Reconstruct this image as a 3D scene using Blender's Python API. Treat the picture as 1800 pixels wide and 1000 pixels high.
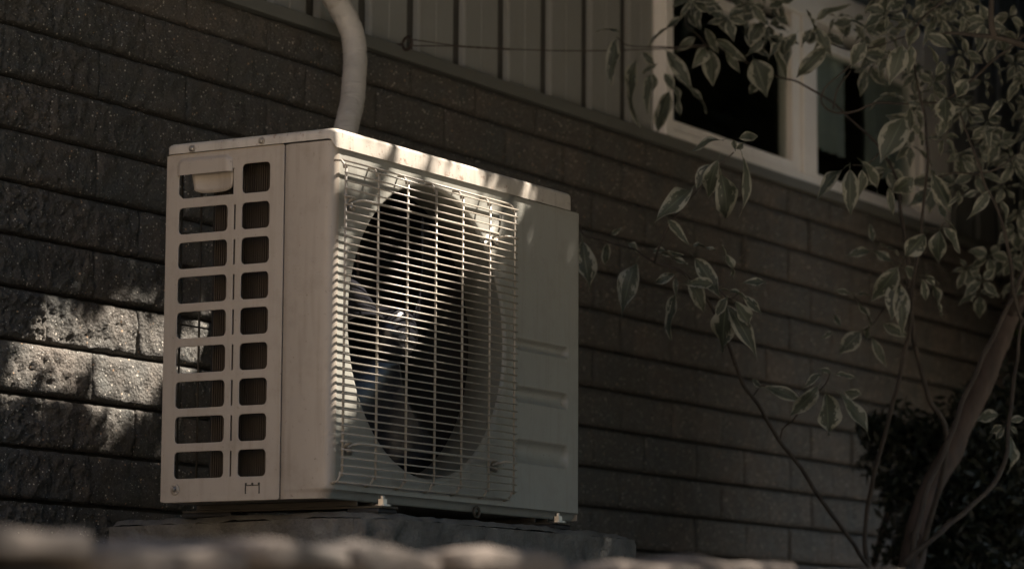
import bpy, bmesh, math, random
import numpy as np
from mathutils import Vector, Matrix, noise
from math import sin, cos, pi, radians, sqrt, atan2

rnd = random.Random(7)
scene = bpy.context.scene
for o in list(bpy.data.objects):
    bpy.data.objects.remove(o)
COL = scene.collection

# ------------------------------------------------------------------ camera
YAW, PITCH, ROLL = 1.03657, .1287, .00575
FPX = 5320.5
CAM = Vector((-4.14076, -2.79516, -.2902))
fw = Vector((sin(YAW)*cos(PITCH), cos(YAW)*cos(PITCH), sin(PITCH)))
r0 = fw.cross(Vector((0, 0, 1))).normalized()
u0 = r0.cross(fw)
rt = r0*cos(ROLL)+u0*sin(ROLL)
up = -r0*sin(ROLL)+u0*cos(ROLL)
cam = bpy.data.cameras.new('camera')
cam_ob = bpy.data.objects.new('camera', cam)
COL.objects.link(cam_ob)
cam_ob.matrix_world = Matrix((
    (rt.x, up.x, -fw.x, CAM.x), (rt.y, up.y, -fw.y, CAM.y), (rt.z, up.z, -fw.z, CAM.z), (0, 0, 0, 1)))
cam.sensor_width = 36
cam.lens = FPX/1800*36
cam.clip_start = .05
cam.clip_end = 600
cam.dof.use_dof = True
cam.dof.focus_distance = 5.4
cam.dof.aperture_fstop = 5.4
scene.camera = cam_ob

# ------------------------------------------------------------------ light
SUN_AZ, SUN_EL = radians(47), radians(52)      # azimuth from -Y towards +X
SUN = Vector((sin(SUN_AZ)*cos(SUN_EL), -cos(SUN_AZ)*cos(SUN_EL), sin(SUN_EL)))
w = bpy.data.worlds.new('World')
scene.world = w
w.use_nodes = True
wn, wl = w.node_tree.nodes, w.node_tree.links
wn.clear()
sky = wn.new('ShaderNodeTexSky')
sky.sky_type = 'NISHITA'
sky.sun_disc = False
sky.sun_elevation = SUN_EL
sky.sun_rotation = math.atan2(SUN.x, SUN.y)
sky.dust_density = 2.5
bg = wn.new('ShaderNodeBackground')
bg.inputs['Strength'].default_value = .055
tint = wn.new('ShaderNodeMix')
tint.data_type = 'RGBA'
tint.blend_type = 'MULTIPLY'
tint.inputs[0].default_value = 1
tint.inputs[7].default_value = (.95, 1.03, 1.08, 1)     # white balance of the photograph
wo = wn.new('ShaderNodeOutputWorld')
wl.new(sky.outputs[0], tint.inputs[6])
wl.new(tint.outputs[2], bg.inputs[0])
wl.new(bg.outputs[0], wo.inputs[0])
sd = bpy.data.lights.new('sun', 'SUN')
sd.energy = 5
sd.angle = radians(.55)
sd.color = (1, .89, .78)
sun_ob = bpy.data.objects.new('sun', sd)
COL.objects.link(sun_ob)
sun_ob.rotation_euler = SUN.to_track_quat('Z', 'Y').to_euler()
sun_ob.location = SUN*20
vs = scene.view_settings
vs.view_transform = 'Standard'
vs.look = 'None'
vs.exposure = 1.95
vs.gamma = 1
vs.use_curve_mapping = False
scene.cycles.max_bounces = 6
scene.cycles.transparent_max_bounces = 8
scene.cycles.sample_clamp_indirect = 3


# ------------------------------------------------------------------ surveying
def ray(x, y):
    return fw+rt*((x-900)/FPX)-up*((y-500)/FPX)


def on_y(x, y, Y):
    d = ray(x, y)
    return CAM+d*((Y-CAM.y)/d.y)


def on_x(x, y, X):
    d = ray(x, y)
    return CAM+d*((X-CAM.x)/d.x)


def at(x, y, D):
    return CAM+ray(x, y)*D


def px(P):
    d = Vector(P)-CAM
    z = d.dot(fw)
    return 900+FPX*d.dot(rt)/z, 500-FPX*d.dot(up)/z, z


# ------------------------------------------------------------------ materials
def mat(name):
    m = bpy.data.materials.new(name)
    m.use_nodes = True
    n, l = m.node_tree.nodes, m.node_tree.links
    return m, n, l, n['Principled BSDF']


def N(n, kind, **kw):
    x = n.new('ShaderNode'+kind)
    for k, v in kw.items():
        if k.startswith('_'):
            x.inputs[k[1:].replace('_', ' ')].default_value = v
        else:
            setattr(x, k, v)
    return x


def ramp(n, l, src, stops):
    r = n.new('ShaderNodeValToRGB')
    e = r.color_ramp.elements
    while len(e) < len(stops):
        e.new(.5)
    for i, (p, c) in enumerate(stops):
        e[i].position = p
        e[i].color = (*c, 1) if len(c) == 3 else c
    l.new(src, r.inputs[0])
    return r.outputs[0]


def g3(v):
    return (v, v, v)


def mix(n, l, fac, a, b, mode='MIX'):
    x = n.new('ShaderNodeMix')
    x.data_type = 'RGBA'
    x.blend_type = mode
    for s, v in ((0, fac), (6, a), (7, b)):
        if hasattr(v, 'default_value') or hasattr(v, 'is_linked'):
            l.new(v, x.inputs[s])
        else:
            x.inputs[s].default_value = v if s == 0 else (*v, 1)
    return x.outputs[2]


def bump(n, l, bs, h, strength=.5, dist=.002, normal=None):
    b = n.new('ShaderNodeBump')
    b.inputs['Strength'].default_value = strength
    b.inputs['Distance'].default_value = dist
    l.new(h, b.inputs['Height'])
    if normal:
        l.new(normal, b.inputs['Normal'])
    l.new(b.outputs[0], bs.inputs['Normal'])
    return b.outputs[0]


def noise_tex(n, l, vec, scale, detail=4, rough=.55, w3=None):
    x = N(n, 'TexNoise', _Scale=scale, _Detail=detail, _Roughness=rough)
    if vec is not None:
        l.new(vec, x.inputs['Vector'])
    return x.outputs['Fac']


def world_pos(n):
    return N(n, 'NewGeometry').outputs['Position']


def m_brick():
    m, n, l, b = mat('split_face_brick')
    P = world_pos(n)
    oi = N(n, 'ObjectInfo')
    base = mix(n, l, oi.outputs['Random'], (.108, .096, .08), (.142, .122, .1))
    big = noise_tex(n, l, P, 9, 5)
    base = mix(n, l, ramp(n, l, big, [(.35, g3(0)), (.7, g3(1))]), base, (.09, .092, .083))
    fine = noise_tex(n, l, P, 260, 3, .7)
    base = mix(n, l, .55, base, ramp(n, l, fine, [(.3, g3(.35)), (.75, g3(1.5))]), 'MULTIPLY')
    # pale and ochre aggregate specks
    for sc, th, c in ((120, .17, (.62, .57, .48)), (70, .095, (.5, .33, .2)), (210, .2, (.42, .42, .38)), (45, .06, (.55, .5, .4))):
        v = N(n, 'TexVoronoi', _Scale=sc, _Randomness=1)
        l.new(P, v.inputs['Vector'])
        dot = ramp(n, l, v.outputs['Distance'], [(th, g3(1)), (th+.08, g3(0))])
        sel = N(n, 'SeparateColor')
        l.new(v.outputs['Color'], sel.inputs[0])
        pick = ramp(n, l, sel.outputs[0], [(.8, g3(0)), (.82, g3(1))])
        f = mix(n, l, 1.0, dot, pick, 'MULTIPLY')
        base = mix(n, l, f, base, c)
    l.new(base, b.inputs['Base Color'])
    b.inputs['Roughness'].default_value = .88
    h = noise_tex(n, l, P, 75, 8, .72)
    v = N(n, 'TexVoronoi', _Scale=150)
    l.new(P, v.inputs['Vector'])
    hm = mix(n, l, .3, h, v.outputs['Distance'])
    bump(n, l, b, hm, 1., .012)
    return m


def m_rough(name, c1, c2, scale=20, bscale=120, rough=.85, bd=.003, bs=.6):
    m, n, l, b = mat(name)
    P = world_pos(n)
    f = noise_tex(n, l, P, scale, 6, .6)
    base = mix(n, l, ramp(n, l, f, [(.3, g3(0)), (.7, g3(1))]), c1, c2)
    fine = noise_tex(n, l, P, bscale*2, 2, .7)
    base = mix(n, l, .35, base, ramp(n, l, fine, [(.3, g3(.5)), (.75, g3(1.3))]), 'MULTIPLY')
    l.new(base, b.inputs['Base Color'])
    b.inputs['Roughness'].default_value = rough
    bump(n, l, b, noise_tex(n, l, P, bscale, 7, .68), bs, bd)
    return m


def m_paint(name, col, rough=.42, dirt=.5, rust=0., bumpd=.0004, grime=(.16, .13, .09)):
    """powder coated sheet metal with grime, water marks and rust specks"""
    m, n, l, b = mat(name)
    P = world_pos(n)
    f = noise_tex(n, l, P, 7, 6, .6)
    base = mix(n, l, ramp(n, l, f, [(.35, g3(0)), (.75, g3(.22))]), col, tuple(c*.78 for c in col))
    mp = N(n, 'Mapping')
    mp.inputs['Scale'].default_value = (60, 60, 5)
    l.new(P, mp.inputs[0])
    st = noise_tex(n, l, mp.outputs[0], 1, 4, .6)
    base = mix(n, l, ramp(n, l, st, [(.52, g3(0)), (.76, g3(.4*dirt))]), base, grime)
    lg = noise_tex(n, l, P, 16, 7, .7)
    base = mix(n, l, ramp(n, l, lg, [(.5, g3(0)), (.72, g3(.38*dirt))]), base, grime)
    sp = noise_tex(n, l, P, 130, 3, .75)
    base = mix(n, l, ramp(n, l, sp, [(.655, g3(0)), (.72, g3(.8*dirt))]), base, (.09, .065, .045))
    if rust:
        rr = noise_tex(n, l, P, 55, 6, .75)
        base = mix(n, l, ramp(n, l, rr, [(.61-.06*rust, g3(0)), (.67-.04*rust, g3(rust))]), base, (.17, .075, .035))
    l.new(base, b.inputs['Base Color'])
    rv = ramp(n, l, f, [(.3, g3(rough-.06)), (.7, g3(rough+.1))])
    l.new(rv, b.inputs['Roughness'])
    bump(n, l, b, noise_tex(n, l, P, 900, 2, .5), .35, bumpd)
    return m


def m_plain(name, col, rough=.5, metal=0., spec=.5):
    m, n, l, b = mat(name)
    P = world_pos(n)
    f = noise_tex(n, l, P, 45, 4)
    base = mix(n, l, f, tuple(c*.8 for c in col), tuple(min(1, c*1.2) for c in col))
    l.new(base, b.inputs['Base Color'])
    b.inputs['Roughness'].default_value = rough
    b.inputs['Metallic'].default_value = metal
    b.inputs['Specular IOR Level'].default_value = spec
    return m


def m_leaf(name, green1, green2, cream, margin, trans=.25):
    """leaf blade: u along the midrib, v across; cream irregular margin"""
    m, n, l, b = mat(name)
    tc = N(n, 'TexCoord')
    oi = N(n, 'ObjectInfo')
    sep = N(n, 'SeparateXYZ')
    l.new(tc.outputs['UV'], sep.inputs[0])
    v = N(n, 'Math', operation='SUBTRACT')
    l.new(sep.outputs[1], v.inputs[0])
    v.inputs[1].default_value = .5
    av = N(n, 'Math', operation='ABSOLUTE')
    l.new(v.outputs[0], av.inputs[0])
    comb = N(n, 'CombineXYZ')
    l.new(sep.outputs[0], comb.inputs[0])
    l.new(sep.outputs[1], comb.inputs[1])
    rm = N(n, 'Math', operation='MULTIPLY')
    rm.inputs[1].default_value = 37
    l.new(oi.outputs['Random'], rm.inputs[0])
    l.new(rm.outputs[0], comb.inputs[2])
    nf = N(n, 'TexNoise', _Scale=5.5, _Detail=3, _Roughness=.7)
    l.new(comb.outputs[0], nf.inputs['Vector'])
    s = N(n, 'Math', operation='MULTIPLY_ADD')
    l.new(nf.outputs['Fac'], s.inputs[0])
    s.inputs[1].default_value = 1.05
    l.new(av.outputs[0], s.inputs[2])
    mask = ramp(n, l, s.outputs[0], [(margin, g3(0)), (margin+.035, g3(1))])
    gr = mix(n, l, oi.outputs['Random'], green1, green2)
    # side veins
    wv = N(n, 'TexWave', _Scale=5.5, _Distortion=1.2)
    wv.bands_direction = 'X'
    vadd = N(n, 'VectorMath', operation='ADD')
    c2 = N(n, 'CombineXYZ')
    k = N(n, 'Math', operation='MULTIPLY')
    k.inputs[1].default_value = -.8
    l.new(av.outputs[0], k.inputs[0])
    l.new(k.outputs[0], c2.inputs[0])
    l.new(comb.outputs[0], vadd.inputs[0])
    l.new(c2.outputs[0], vadd.inputs[1])
    l.new(vadd.outputs[0], wv.inputs['Vector'])
    vein = ramp(n, l, wv.outputs['Fac'], [(.0, g3(1.35)), (.18, g3(1)), (1, g3(.92))])
    gr = mix(n, l, 1., gr, vein, 'MULTIPLY')
    mid = ramp(n, l, av.outputs[0], [(.0, g3(1)), (.03, g3(0))])
    gr = mix(n, l, mid, gr, tuple(min(1, c*1.9) for c in green2))
    base = mix(n, l, mask, gr, cream)
    l.new(base, b.inputs['Base Color'])
    b.inputs['Roughness'].default_value = .48
    bump(n, l, b, wv.outputs['Fac'], .3, .0012)
    tr = N(n, 'BsdfTranslucent')
    l.new(base, tr.inputs[0])
    ms = N(n, 'MixShader')
    ms.inputs[0].default_value = trans
    l.new(b.outputs[0], ms.inputs[1])
    l.new(tr.outputs[0], ms.inputs[2])
    l.new(ms.outputs[0], n['Material Output'].inputs[0])
    return m


def m_simple_leaf(name, c1, c2, trans=.2):
    m, n, l, b = mat(name)
    P = world_pos(n)
    f = noise_tex(n, l, P, 14, 3)
    base = mix(n, l, ramp(n, l, f, [(.35, g3(0)), (.65, g3(1))]), c1, c2)
    l.new(base, b.inputs['Base Color'])
    b.inputs['Roughness'].default_value = .5
    tr = N(n, 'BsdfTranslucent')
    l.new(base, tr.inputs[0])
    ms = N(n, 'MixShader')
    ms.inputs[0].default_value = trans
    l.new(b.outputs[0], ms.inputs[1])
    l.new(tr.outputs[0], ms.inputs[2])
    l.new(ms.outputs[0], n['Material Output'].inputs[0])
    return m


def m_glass():
    m, n, l, b = mat('window_glass')
    n.remove(b)
    t = N(n, 'BsdfTransparent')
    t.inputs[0].default_value = (.8, .84, .82, 1)
    g = N(n, 'BsdfGlossy', _Roughness=.02)
    lw = N(n, 'LayerWeight', _Blend=.5)
    pw = N(n, 'Math', operation='POWER')
    pw.inputs[1].default_value = 5
    l.new(lw.outputs['Facing'], pw.inputs[0])
    fr = N(n, 'Math', operation='MULTIPLY_ADD')
    fr.inputs[1].default_value = .92
    fr.inputs[2].default_value = .06
    l.new(pw.outputs[0], fr.inputs[0])
    P = world_pos(n)
    nb = N(n, 'Bump', _Strength=.08, _Distance=.01)
    l.new(noise_tex(n, l, P, 4, 2), nb.inputs['Height'])
    l.new(nb.outputs[0], g.inputs['Normal'])
    ms = N(n, 'MixShader')
    l.new(fr.outputs[0], ms.inputs[0])
    l.new(t.outputs[0], ms.inputs[1])
    l.new(g.outputs[0], ms.inputs[2])
    l.new(ms.outputs[0], n['Material Output'].inputs[0])
    return m


def m_bark(name, c1, c2):
    m, n, l, b = mat(name)
    P = world_pos(n)
    mp = N(n, 'Mapping')
    mp.inputs['Scale'].default_value = (30, 30, 8)
    l.new(P, mp.inputs[0])
    f = noise_tex(n, l, mp.outputs[0], 1, 7, .65)
    l.new(mix(n, l, ramp(n, l, f, [(.35, g3(0)), (.65, g3(1))]), c1, c2), b.inputs['Base Color'])
    b.inputs['Roughness'].default_value = .8
    bump(n, l, b, f, .7, .004)
    return m


def m_tape():
    m, n, l, b = mat('pipe_wrap_tape')
    P = world_pos(n)
    mp = N(n, 'Mapping')
    mp.inputs['Scale'].default_value = (18, 18, 130)
    mp.inputs['Rotation'].default_value = (.25, .3, 0)
    l.new(P, mp.inputs[0])
    f = noise_tex(n, l, mp.outputs[0], 1, 4, .6)
    cre = ramp(n, l, f, [(.6, g3(0)), (.72, g3(.55))])
    l.new(mix(n, l, cre, (.5, .475, .43), (.2, .185, .16)), b.inputs['Base Color'])
    b.inputs['Roughness'].default_value = .55
    bump(n, l, b, f, .6, .003)
    return m


M = dict(
    brick=m_brick(),
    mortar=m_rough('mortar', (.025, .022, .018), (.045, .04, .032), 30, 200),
    concrete=m_rough('pad_concrete', (.085, .08, .07), (.21, .2, .175), 14, 110, bd=.008, bs=.9),
    stone=m_rough('garden_stone', (.04, .034, .027), (.17, .135, .105), 14, 70, bd=.008, bs=.8),
    soil=m_rough('soil', (.03, .024, .018), (.07, .055, .04), 10, 60, bd=.01),
    paving=m_rough('paving', (.2, .175, .14), (.26, .23, .18), 3, 40),
    siding=m_paint('siding_paint', (.255, .262, .243), .6, .35),
    siding_back=m_plain('siding_shadow_gap', (.06, .058, .05), .8),
    flashing=m_paint('flashing_metal', (.13, .135, .12), .5, .5, .15),
    vinyl=m_paint('window_vinyl', (.85, .83, .78), .4, .25),
    glass=m_glass(),
    curtain=m_rough('curtain_cloth', (.5, .52, .5), (.6, .62, .6), 4, 300, bs=.2, bd=.001),
    room=m_plain('dark_room_paint', (.2, .2, .18), .9),
    case=m_paint('cabinet_paint', (.36, .315, .262), .4, .8),
    front=m_paint('front_paint', (.3, .297, .26), .42, .7),
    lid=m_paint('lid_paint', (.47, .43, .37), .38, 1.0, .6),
    wire=m_paint('wire_coating', (.38, .34, .28), .38, .8, .35),
    bell=m_plain('dark_grey_bell_mouth', (.2, .2, .17), .5, .2),  # darker grey than the front panel
    black=m_plain('black_plastic', (.018, .018, .022), .22),
    inner=m_plain('dark_interior', (.02, .019, .017), .7),
    coil=m_plain('coil_fins', (.085, .066, .048), .5, .3),
    steel=m_plain('zinc_steel', (.33, .31, .28), .32, .85),
    rusty=m_plain('weathered_steel', (.07, .06, .045), .6, .4),
    rubber=m_plain('rubber', (.02, .02, .02), .7),
    tape=m_tape(),
    leaf=m_leaf('variegated_leaf', (.05, .062, .047), (.085, .097, .07), (.29, .295, .24), .835),
    twig=m_bark('twig_bark', (.025, .021, .017), (.055, .045, .035)),
    trunk=m_bark('trunk_bark', (.038, .03, .025), (.08, .06, .05)),
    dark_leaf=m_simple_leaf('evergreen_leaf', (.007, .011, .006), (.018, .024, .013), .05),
    crown=m_simple_leaf('crown_leaf', (.04, .07, .02), (.07, .1, .035), .22),
    render_wall=m_rough('cream_render', (.46, .38, .29), (.5, .42, .32), 2, 60, bd=.001),
    roof=m_rough('roof_tile', (.12, .06, .04), (.18, .09, .06), 5, 30),
    iron=m_plain('rusty_iron', (.06, .045, .035), .6, .4),
)


# ------------------------------------------------------------------ mesh helpers
def link_mesh(name, verts, faces, m, parent=None, smooth=False, uvs=None):
    me = bpy.data.meshes.new(name)
    me.from_pydata([tuple(v) for v in verts], [], faces)
    if uvs is not None:
        uv = me.uv_layers.new(name='UVMap')
        flat = []
        for lp in me.loops:
            flat += uvs[lp.vertex_index]
        uv.data.foreach_set('uv', flat)
    me.materials.append(m)
    if smooth:
        me.polygons.foreach_set('use_smooth', [True]*len(me.polygons))
    me.update()
    o = bpy.data.objects.new(name, me)
    COL.objects.link(o)
    if parent:
        o.parent = parent
    return o


class MB:
    """collects simple solids and links them as one mesh"""

    def __init__(s):
        s.v, s.f = [], []

    def add(s, v, f):
        k = len(s.v)
        s.v += [tuple(q) for q in v]
        s.f += [tuple(i+k for i in g) for g in f]
        return s

    def box(s, x0, x1, y0, y1, z0, z1):
        v = [(x, y, z) for x in (x0, x1) for y in (y0, y1) for z in (z0, z1)]
        return s.add(v, [(0, 1, 3, 2), (4, 6, 7, 5), (0, 4, 5, 1), (2, 3, 7, 6), (0, 2, 6, 4), (1, 5, 7, 3)])

    def tube(s, pts, rad, seg=8, cap=True):
        pts = [Vector(p) for p in pts]
        rads = rad if isinstance(rad, (list, tuple)) else [rad]*len(pts)
        rings = []
        T0 = (pts[1]-pts[0]).normalized()
        a = T0.orthogonal().normalized()
        for i, p in enumerate(pts):
            T = (pts[min(i+1, len(pts)-1)]-pts[max(i-1, 0)]).normalized()
            a = (a-T*a.dot(T)).normalized()
            b = T.cross(a)
            rings.append([p+(a*cos(2*pi*k/seg)+b*sin(2*pi*k/seg))*rads[i] for k in range(seg)])
        v = [q for r in rings for q in r]
        f = []
        for i in range(len(pts)-1):
            for k in range(seg):
                k2 = (k+1) % seg
                f.append((i*seg+k, i*seg+k2, (i+1)*seg+k2, (i+1)*seg+k))
        if cap:
            f.append(tuple(range(seg))[::-1])
            f.append(tuple((len(pts)-1)*seg+k for k in range(seg)))
        return s.add(v, f)

    def build(s, name, m, parent=None, smooth=False, bevel=0):
        o = link_mesh(name, s.v, s.f, m, parent, smooth)
        if bevel:
            b = o.modifiers.new('bevel', 'BEVEL')
            b.width = bevel
            b.segments = 2
            b.limit_method = 'ANGLE'
        return o


def smooth_curve(pts, n=6):
    """catmull-rom through the points"""
    P = [Vector(p) for p in pts]
    P = [P[0]*2-P[1]]+P+[P[-1]*2-P[-2]]
    out = []
    for i in range(1, len(P)-2):
        a, b, c, d = P[i-1:i+3]
        for k in range(n):
            t = k/n
            out.append(.5*((2*b)+(c-a)*t+(2*a-5*b+4*c-d)*t*t+(3*b-a-3*c+d)*t**3))
    out.append(P[-2])
    return out


def thing(name, label, cat, loc=(0, 0, 0), group=None):
    o = bpy.data.objects.new(name, None)
    COL.objects.link(o)
    o.location = loc
    o.empty_display_size = .1
    o['label'] = label
    o['category'] = cat
    if group:
        o['group'] = group
    return o


def place(o, loc):
    """the vertices are given in world metres: shift the thing's origin to loc without moving anything"""
    loc = Vector(loc)
    o.location = loc
    for c in o.children:
        c.matrix_parent_inverse = Matrix.Translation(-loc)


def structure(o):
    o['kind'] = 'structure'
    return o


def sstep(a, b, x):
    t = max(0, min(1, (x-a)/(b-a)))
    return t*t*(3-2*t)


def plate(name, outline, holes, thick, m, parent, M4, bevel=0.0):
    """flat sheet with rounded holes, made from a filled 2D curve; local x,y -> M4"""
    cu = bpy.data.curves.new(name, 'CURVE')
    cu.dimensions = '2D'
    cu.fill_mode = 'BOTH'
    cu.extrude = thick/2
    cu.bevel_depth = bevel
    cu.bevel_resolution = 2
    for poly in [outline]+holes:
        sp = cu.splines.new('POLY')
        sp.points.add(len(poly)-1)
        for p, q in zip(sp.points, poly):
            p.co = (q[0], q[1], 0, 1)
        sp.use_cyclic_u = True
    tmp = bpy.data.objects.new(name+'_tmp', cu)
    COL.objects.link(tmp)
    dg = bpy.context.evaluated_depsgraph_get()
    me = bpy.data.meshes.new_from_object(tmp.evaluated_get(dg))
    bpy.data.objects.remove(tmp)
    me.transform(M4)
    me.materials.clear()
    me.materials.append(m)
    me.name = name
    o = bpy.data.objects.new(name, me)
    COL.objects.link(o)
    o.parent = parent
    return o


def rrect(x0, x1, y0, y1, r, n=5):
    out = []
    for cx, cy, a0 in ((x1-r, y1-r, 0), (x0+r, y1-r, 90), (x0+r, y0+r, 180), (x1-r, y0+r, 270)):
        for k in range(n+1):
            a = radians(a0+90*k/n)
            out.append((cx+r*cos(a), cy+r*sin(a)))
    return out


# ================================================================== SETTING
YW = .85                                   # face of the brickwork
HC = .0987                                 # course height
Z0 = .9185
XL, XR = -1.0, 5.4
structure(link_mesh('ground', [(-200, -200, -1.25), (200, -200, -1.25), (200, 200, -1.25), (-200, 200, -1.25)],
                    [(0, 1, 2, 3)], M['paving']))
# planted bed behind the low stone wall, gently uneven
bv, bf = [], []
NX, NY = 60, 24
for j in range(NY+1):
    for i in range(NX+1):
        x = -3.0+11*i/NX
        y = -1.36+(YW+.05+1.36)*j/NY
        z = -.34+.025*noise.noise(Vector((x*3, y*3, 0)))+.012*noise.noise(Vector((x*11, y*11, 3)))
        bv.append((x, y, z))
for j in range(NY):
    for i in range(NX):
        a = j*(NX+1)+i
        bf.append((a, a+1, a+NX+2, a+NX+1))
structure(link_mesh('planting_bed', bv, bf, M['soil'], smooth=True))

# ------------------------------------------------------------------ house
house = thing('house', 'house wall of dark split-face brick below pale vertical siding with a white window', 'house')
MB().box(XL-.3, 8, YW+.028, YW+.2, -1.25, 1.09).build('mortar_backing', M['mortar'], house)


def brick(x0, x1, z0, z1, nx, nz, amp, seed):
    d = .06
    v, f, g = [], [], {}
    e = .0045
    off = Vector((seed*3.17, seed*1.3, seed*.7))
    tilt = (rnd.random()-.5)*.004
    push = (rnd.random()-.5)*.006
    for j in range(nz+1):
        for i in range(nx+1):
            x = x0+(x1-x0)*i/nx
            z = z0+(z1-z0)*j/nz
            u, w_ = i/nx, j/nz
            edge = min(1, .35+min(u, 1-u)*(x1-x0)/.009)*min(1, min(w_, 1-w_)*(z1-z0)/.009)
            p = Vector((x, 0, z))
            h = noise.fractal((p*30)+off, .9, 2.1, 3)*.9+abs(noise.noise(p*16+off*2))*1.1-.3
            if amp > .008:
                h = h*.35+noise.noise(Vector((x*48, 3, z*34))+off)*.75+.62*noise.noise(Vector((x*105, 9, z*78))+off)+.3*noise.noise(p*210)
            y = YW+push+tilt*(u-.5)*2-amp*h*edge+(1-edge)*.005
            jx = (noise.noise(Vector((z*60, seed, 1)))*.0015 if i in (0, nx) else 0)
            jz = (noise.noise(Vector((x*35, seed, 5)))*.0016 if j in (0, nz) else 0)
            g[i, j] = len(v)
            v.append((x+jx, y, z+jz))
    for j in range(nz):
        for i in range(nx):
            f.append((g[i, j], g[i+1, j], g[i+1, j+1], g[i, j+1]))
    # sides running back into the wall
    rim = [(i, 0) for i in range(nx)]+[(nx, j) for j in range(nz)]+[(i, nz) for i in range(nx, 0, -1)]+[(0, j) for j in range(nz, 0, -1)]
    k0 = len(v)
    for q in rim:
        c = v[g[q]]
        v.append((c[0], YW+d, c[2]))
    for k in range(len(rim)):
        k2 = (k+1) % len(rim)
        f.append((g[rim[k2]], g[rim[k]], k0+k, k0+k2))
    o = link_mesh('brick', v, f, M['brick'], house, smooth=True)
    return o


BL = .2835
xa = on_y(92, 200, YW).x
seed = 0
for k in range(-2, 14):
    zt = Z0-k*HC-.0045
    zb = Z0-(k+1)*HC+.0045
    if k == -2:
        zt = 1.088
    phase = xa if k % 2 else xa-BL/2
    x = phase-BL*math.ceil((phase-XL)/BL)
    while x < XR:
        seed += 1
        ja = (rnd.random()-.5)*.016
        x0, x1 = x+.0009+(rnd.random()*.001), x+BL-.0009-rnd.random()*.001
        pa, pb = px((x0, YW, zb)), px((x1, YW, zt))
        vis = pb[0] > -30 and pa[0] < 1830 and pa[1] > -30 and pb[1] < 1010
        if vis:
            behind = pa[0] > 520 and pb[0] < 1010 and pb[1] > 400
            if behind:
                nx, nz = 6, 3
            elif x1 < .35:
                nx, nz = 120, 42
            elif x1 < 1.4:
                nx, nz = 40, 14
            else:
                nx, nz = 18, 7
            brick(x0, x1, zb, zt, nx, nz, .0105 if x1 < .6 else .006, seed)
        x += BL

# metal flashing capping the brickwork, in two overlapping lengths
fl = MB()
fl.box(XL-.2, .53, YW-.012, YW+.12, 1.0905, 1.116)
fl.build('flashing', M['flashing'], house, bevel=.002)
MB().box(.50, 8, YW-.017, YW+.12, 1.0895, 1.1175).build('flashing', M['flashing'], house, bevel=.002)
MB().box(.40, .62, YW-.022, YW-.0175, 1.086, 1.0925).build('drip_edge', M['flashing'], house, bevel=.001)

# vertical siding boards with recessed joints
YS = YW+.03
ZT = 2.3
MB().box(XL-.2, 8, YS+.016, YS+.14, 1.118, ZT).build('siding_backing', M['siding_back'], house)
W0 = on_y(1168, 240, YW).x                       # window outer left
W1 = on_y(1668, 400, YW).x                       # window outer right
gr = [on_y((a+b)/2, 90, YS).x for a, b in ((460, 474), (543, 556), (634, 648), (719, 733), (800, 814), (878, 892), (953, 967), (1026, 1037), (1093, 1105))]
sp = (gr[-1]-gr[0])/(len(gr)-1)
while gr[0] > XL-.2:
    gr.insert(0, gr[0]-sp)
while gr[-1] < 6.2:
    gr.append(gr[-1]+sp)
ZWT = 1.72                                       # window head


def board(x0, x1, z0, z1):
    """one pan: raised face, sloping edges and a faint centre crease"""
    prof = [(x0, .014), (x0+.003, .003), (x0+.009, 0), ((x0+x1)/2-.008, 0), ((x0+x1)/2-.003, .0022), ((x0+x1)/2+.002, .0003),
            (x1-.009, 0), (x1-.003, .003), (x1, .014)]
    v = [(x, YS+y, z) for z in (z0, z1) for x, y in prof]
    n = len(prof)
    f = [(i, i+1, n+i+1, n+i) for i in range(n-1)]
    f.append(tuple(range(n))[::-1])
    return link_mesh('siding_board', v, f, M['siding'], house)


for i in range(len(gr)-1):
    a, b = gr[i]+.02, gr[i+1]-.02
    zb = 1.1185
    if a < W1 and b > W0:
        if b > W0 > a and W0-a > .03:
            board(a, W0-.003, zb, ZT)
        if a < W1 < b and b-W1 > .03:
            board(W1+.003, b, zb, ZT)
        a2, b2 = max(a, W0), min(b, W1)
        if b2-a2 > .03:
            board(a2, b2, ZWT+.004, ZT)
    else:
        board(a, b, zb, ZT)

# ------------------------------------------------------------------ window
win = MB()
YF = YW-.005
ZS = 1.1185
xg0, xg1 = on_y(1188, 100, YF).x, on_y(1402, 285, YF).x
xm1 = on_y(1440, 300, YF).x
xg2 = on_y(1618, 365, YF).x
zg0 = on_y(1187, 208, YF).z
zgt = on_y(1300, 25, YF).z
FRB = YF+.09
# outer frame: jambs, sill, head
win.box(W0, xg0-.012, YF, FRB, ZS, ZWT)
win.box(xg2+.03, W1, YF, FRB, ZS, ZWT)
win.box(xg0-.012, xg2+.03, YF+.001, FRB, ZS, zg0-.03)
win.box(xg0-.012, xg2+.03, YF+.001, FRB, zgt+.08, ZWT)
window = win.build('window', M['vinyl'], house, bevel=.003)
s = MB()          # left sash, set back a little
s.box(xg0-.011, xg0+.004, YF+.014, YF+.06, zg0-.029, zgt+.079)
s.box(xg1, xg1+.052, YF+.014, YF+.06, zg0-.029, zgt+.079)
s.box(xg0+.004, xg1, YF+.015, YF+.06, zg0-.029, zg0)
s.box(xg0+.004, xg1, YF+.015, YF+.06, zgt, zgt+.03)
s.build('sash', M['vinyl'], window, bevel=.003)
s = MB()          # right frame
s.box(xg1+.053, xm1, YF+.004, YF+.07, zg0-.029, zgt+.079)
s.box(xg2, xg2+.029, YF+.014, YF+.06, zg0-.029, zgt+.079)
s.box(xm1, xg2, YF+.015, YF+.06, zg0-.029, zg0-.012)
s.box(xm1, xg2, YF+.015, YF+.06, zgt+.012, zgt+.04)
s.build('sash', M['vinyl'], window, bevel=.003)
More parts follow.
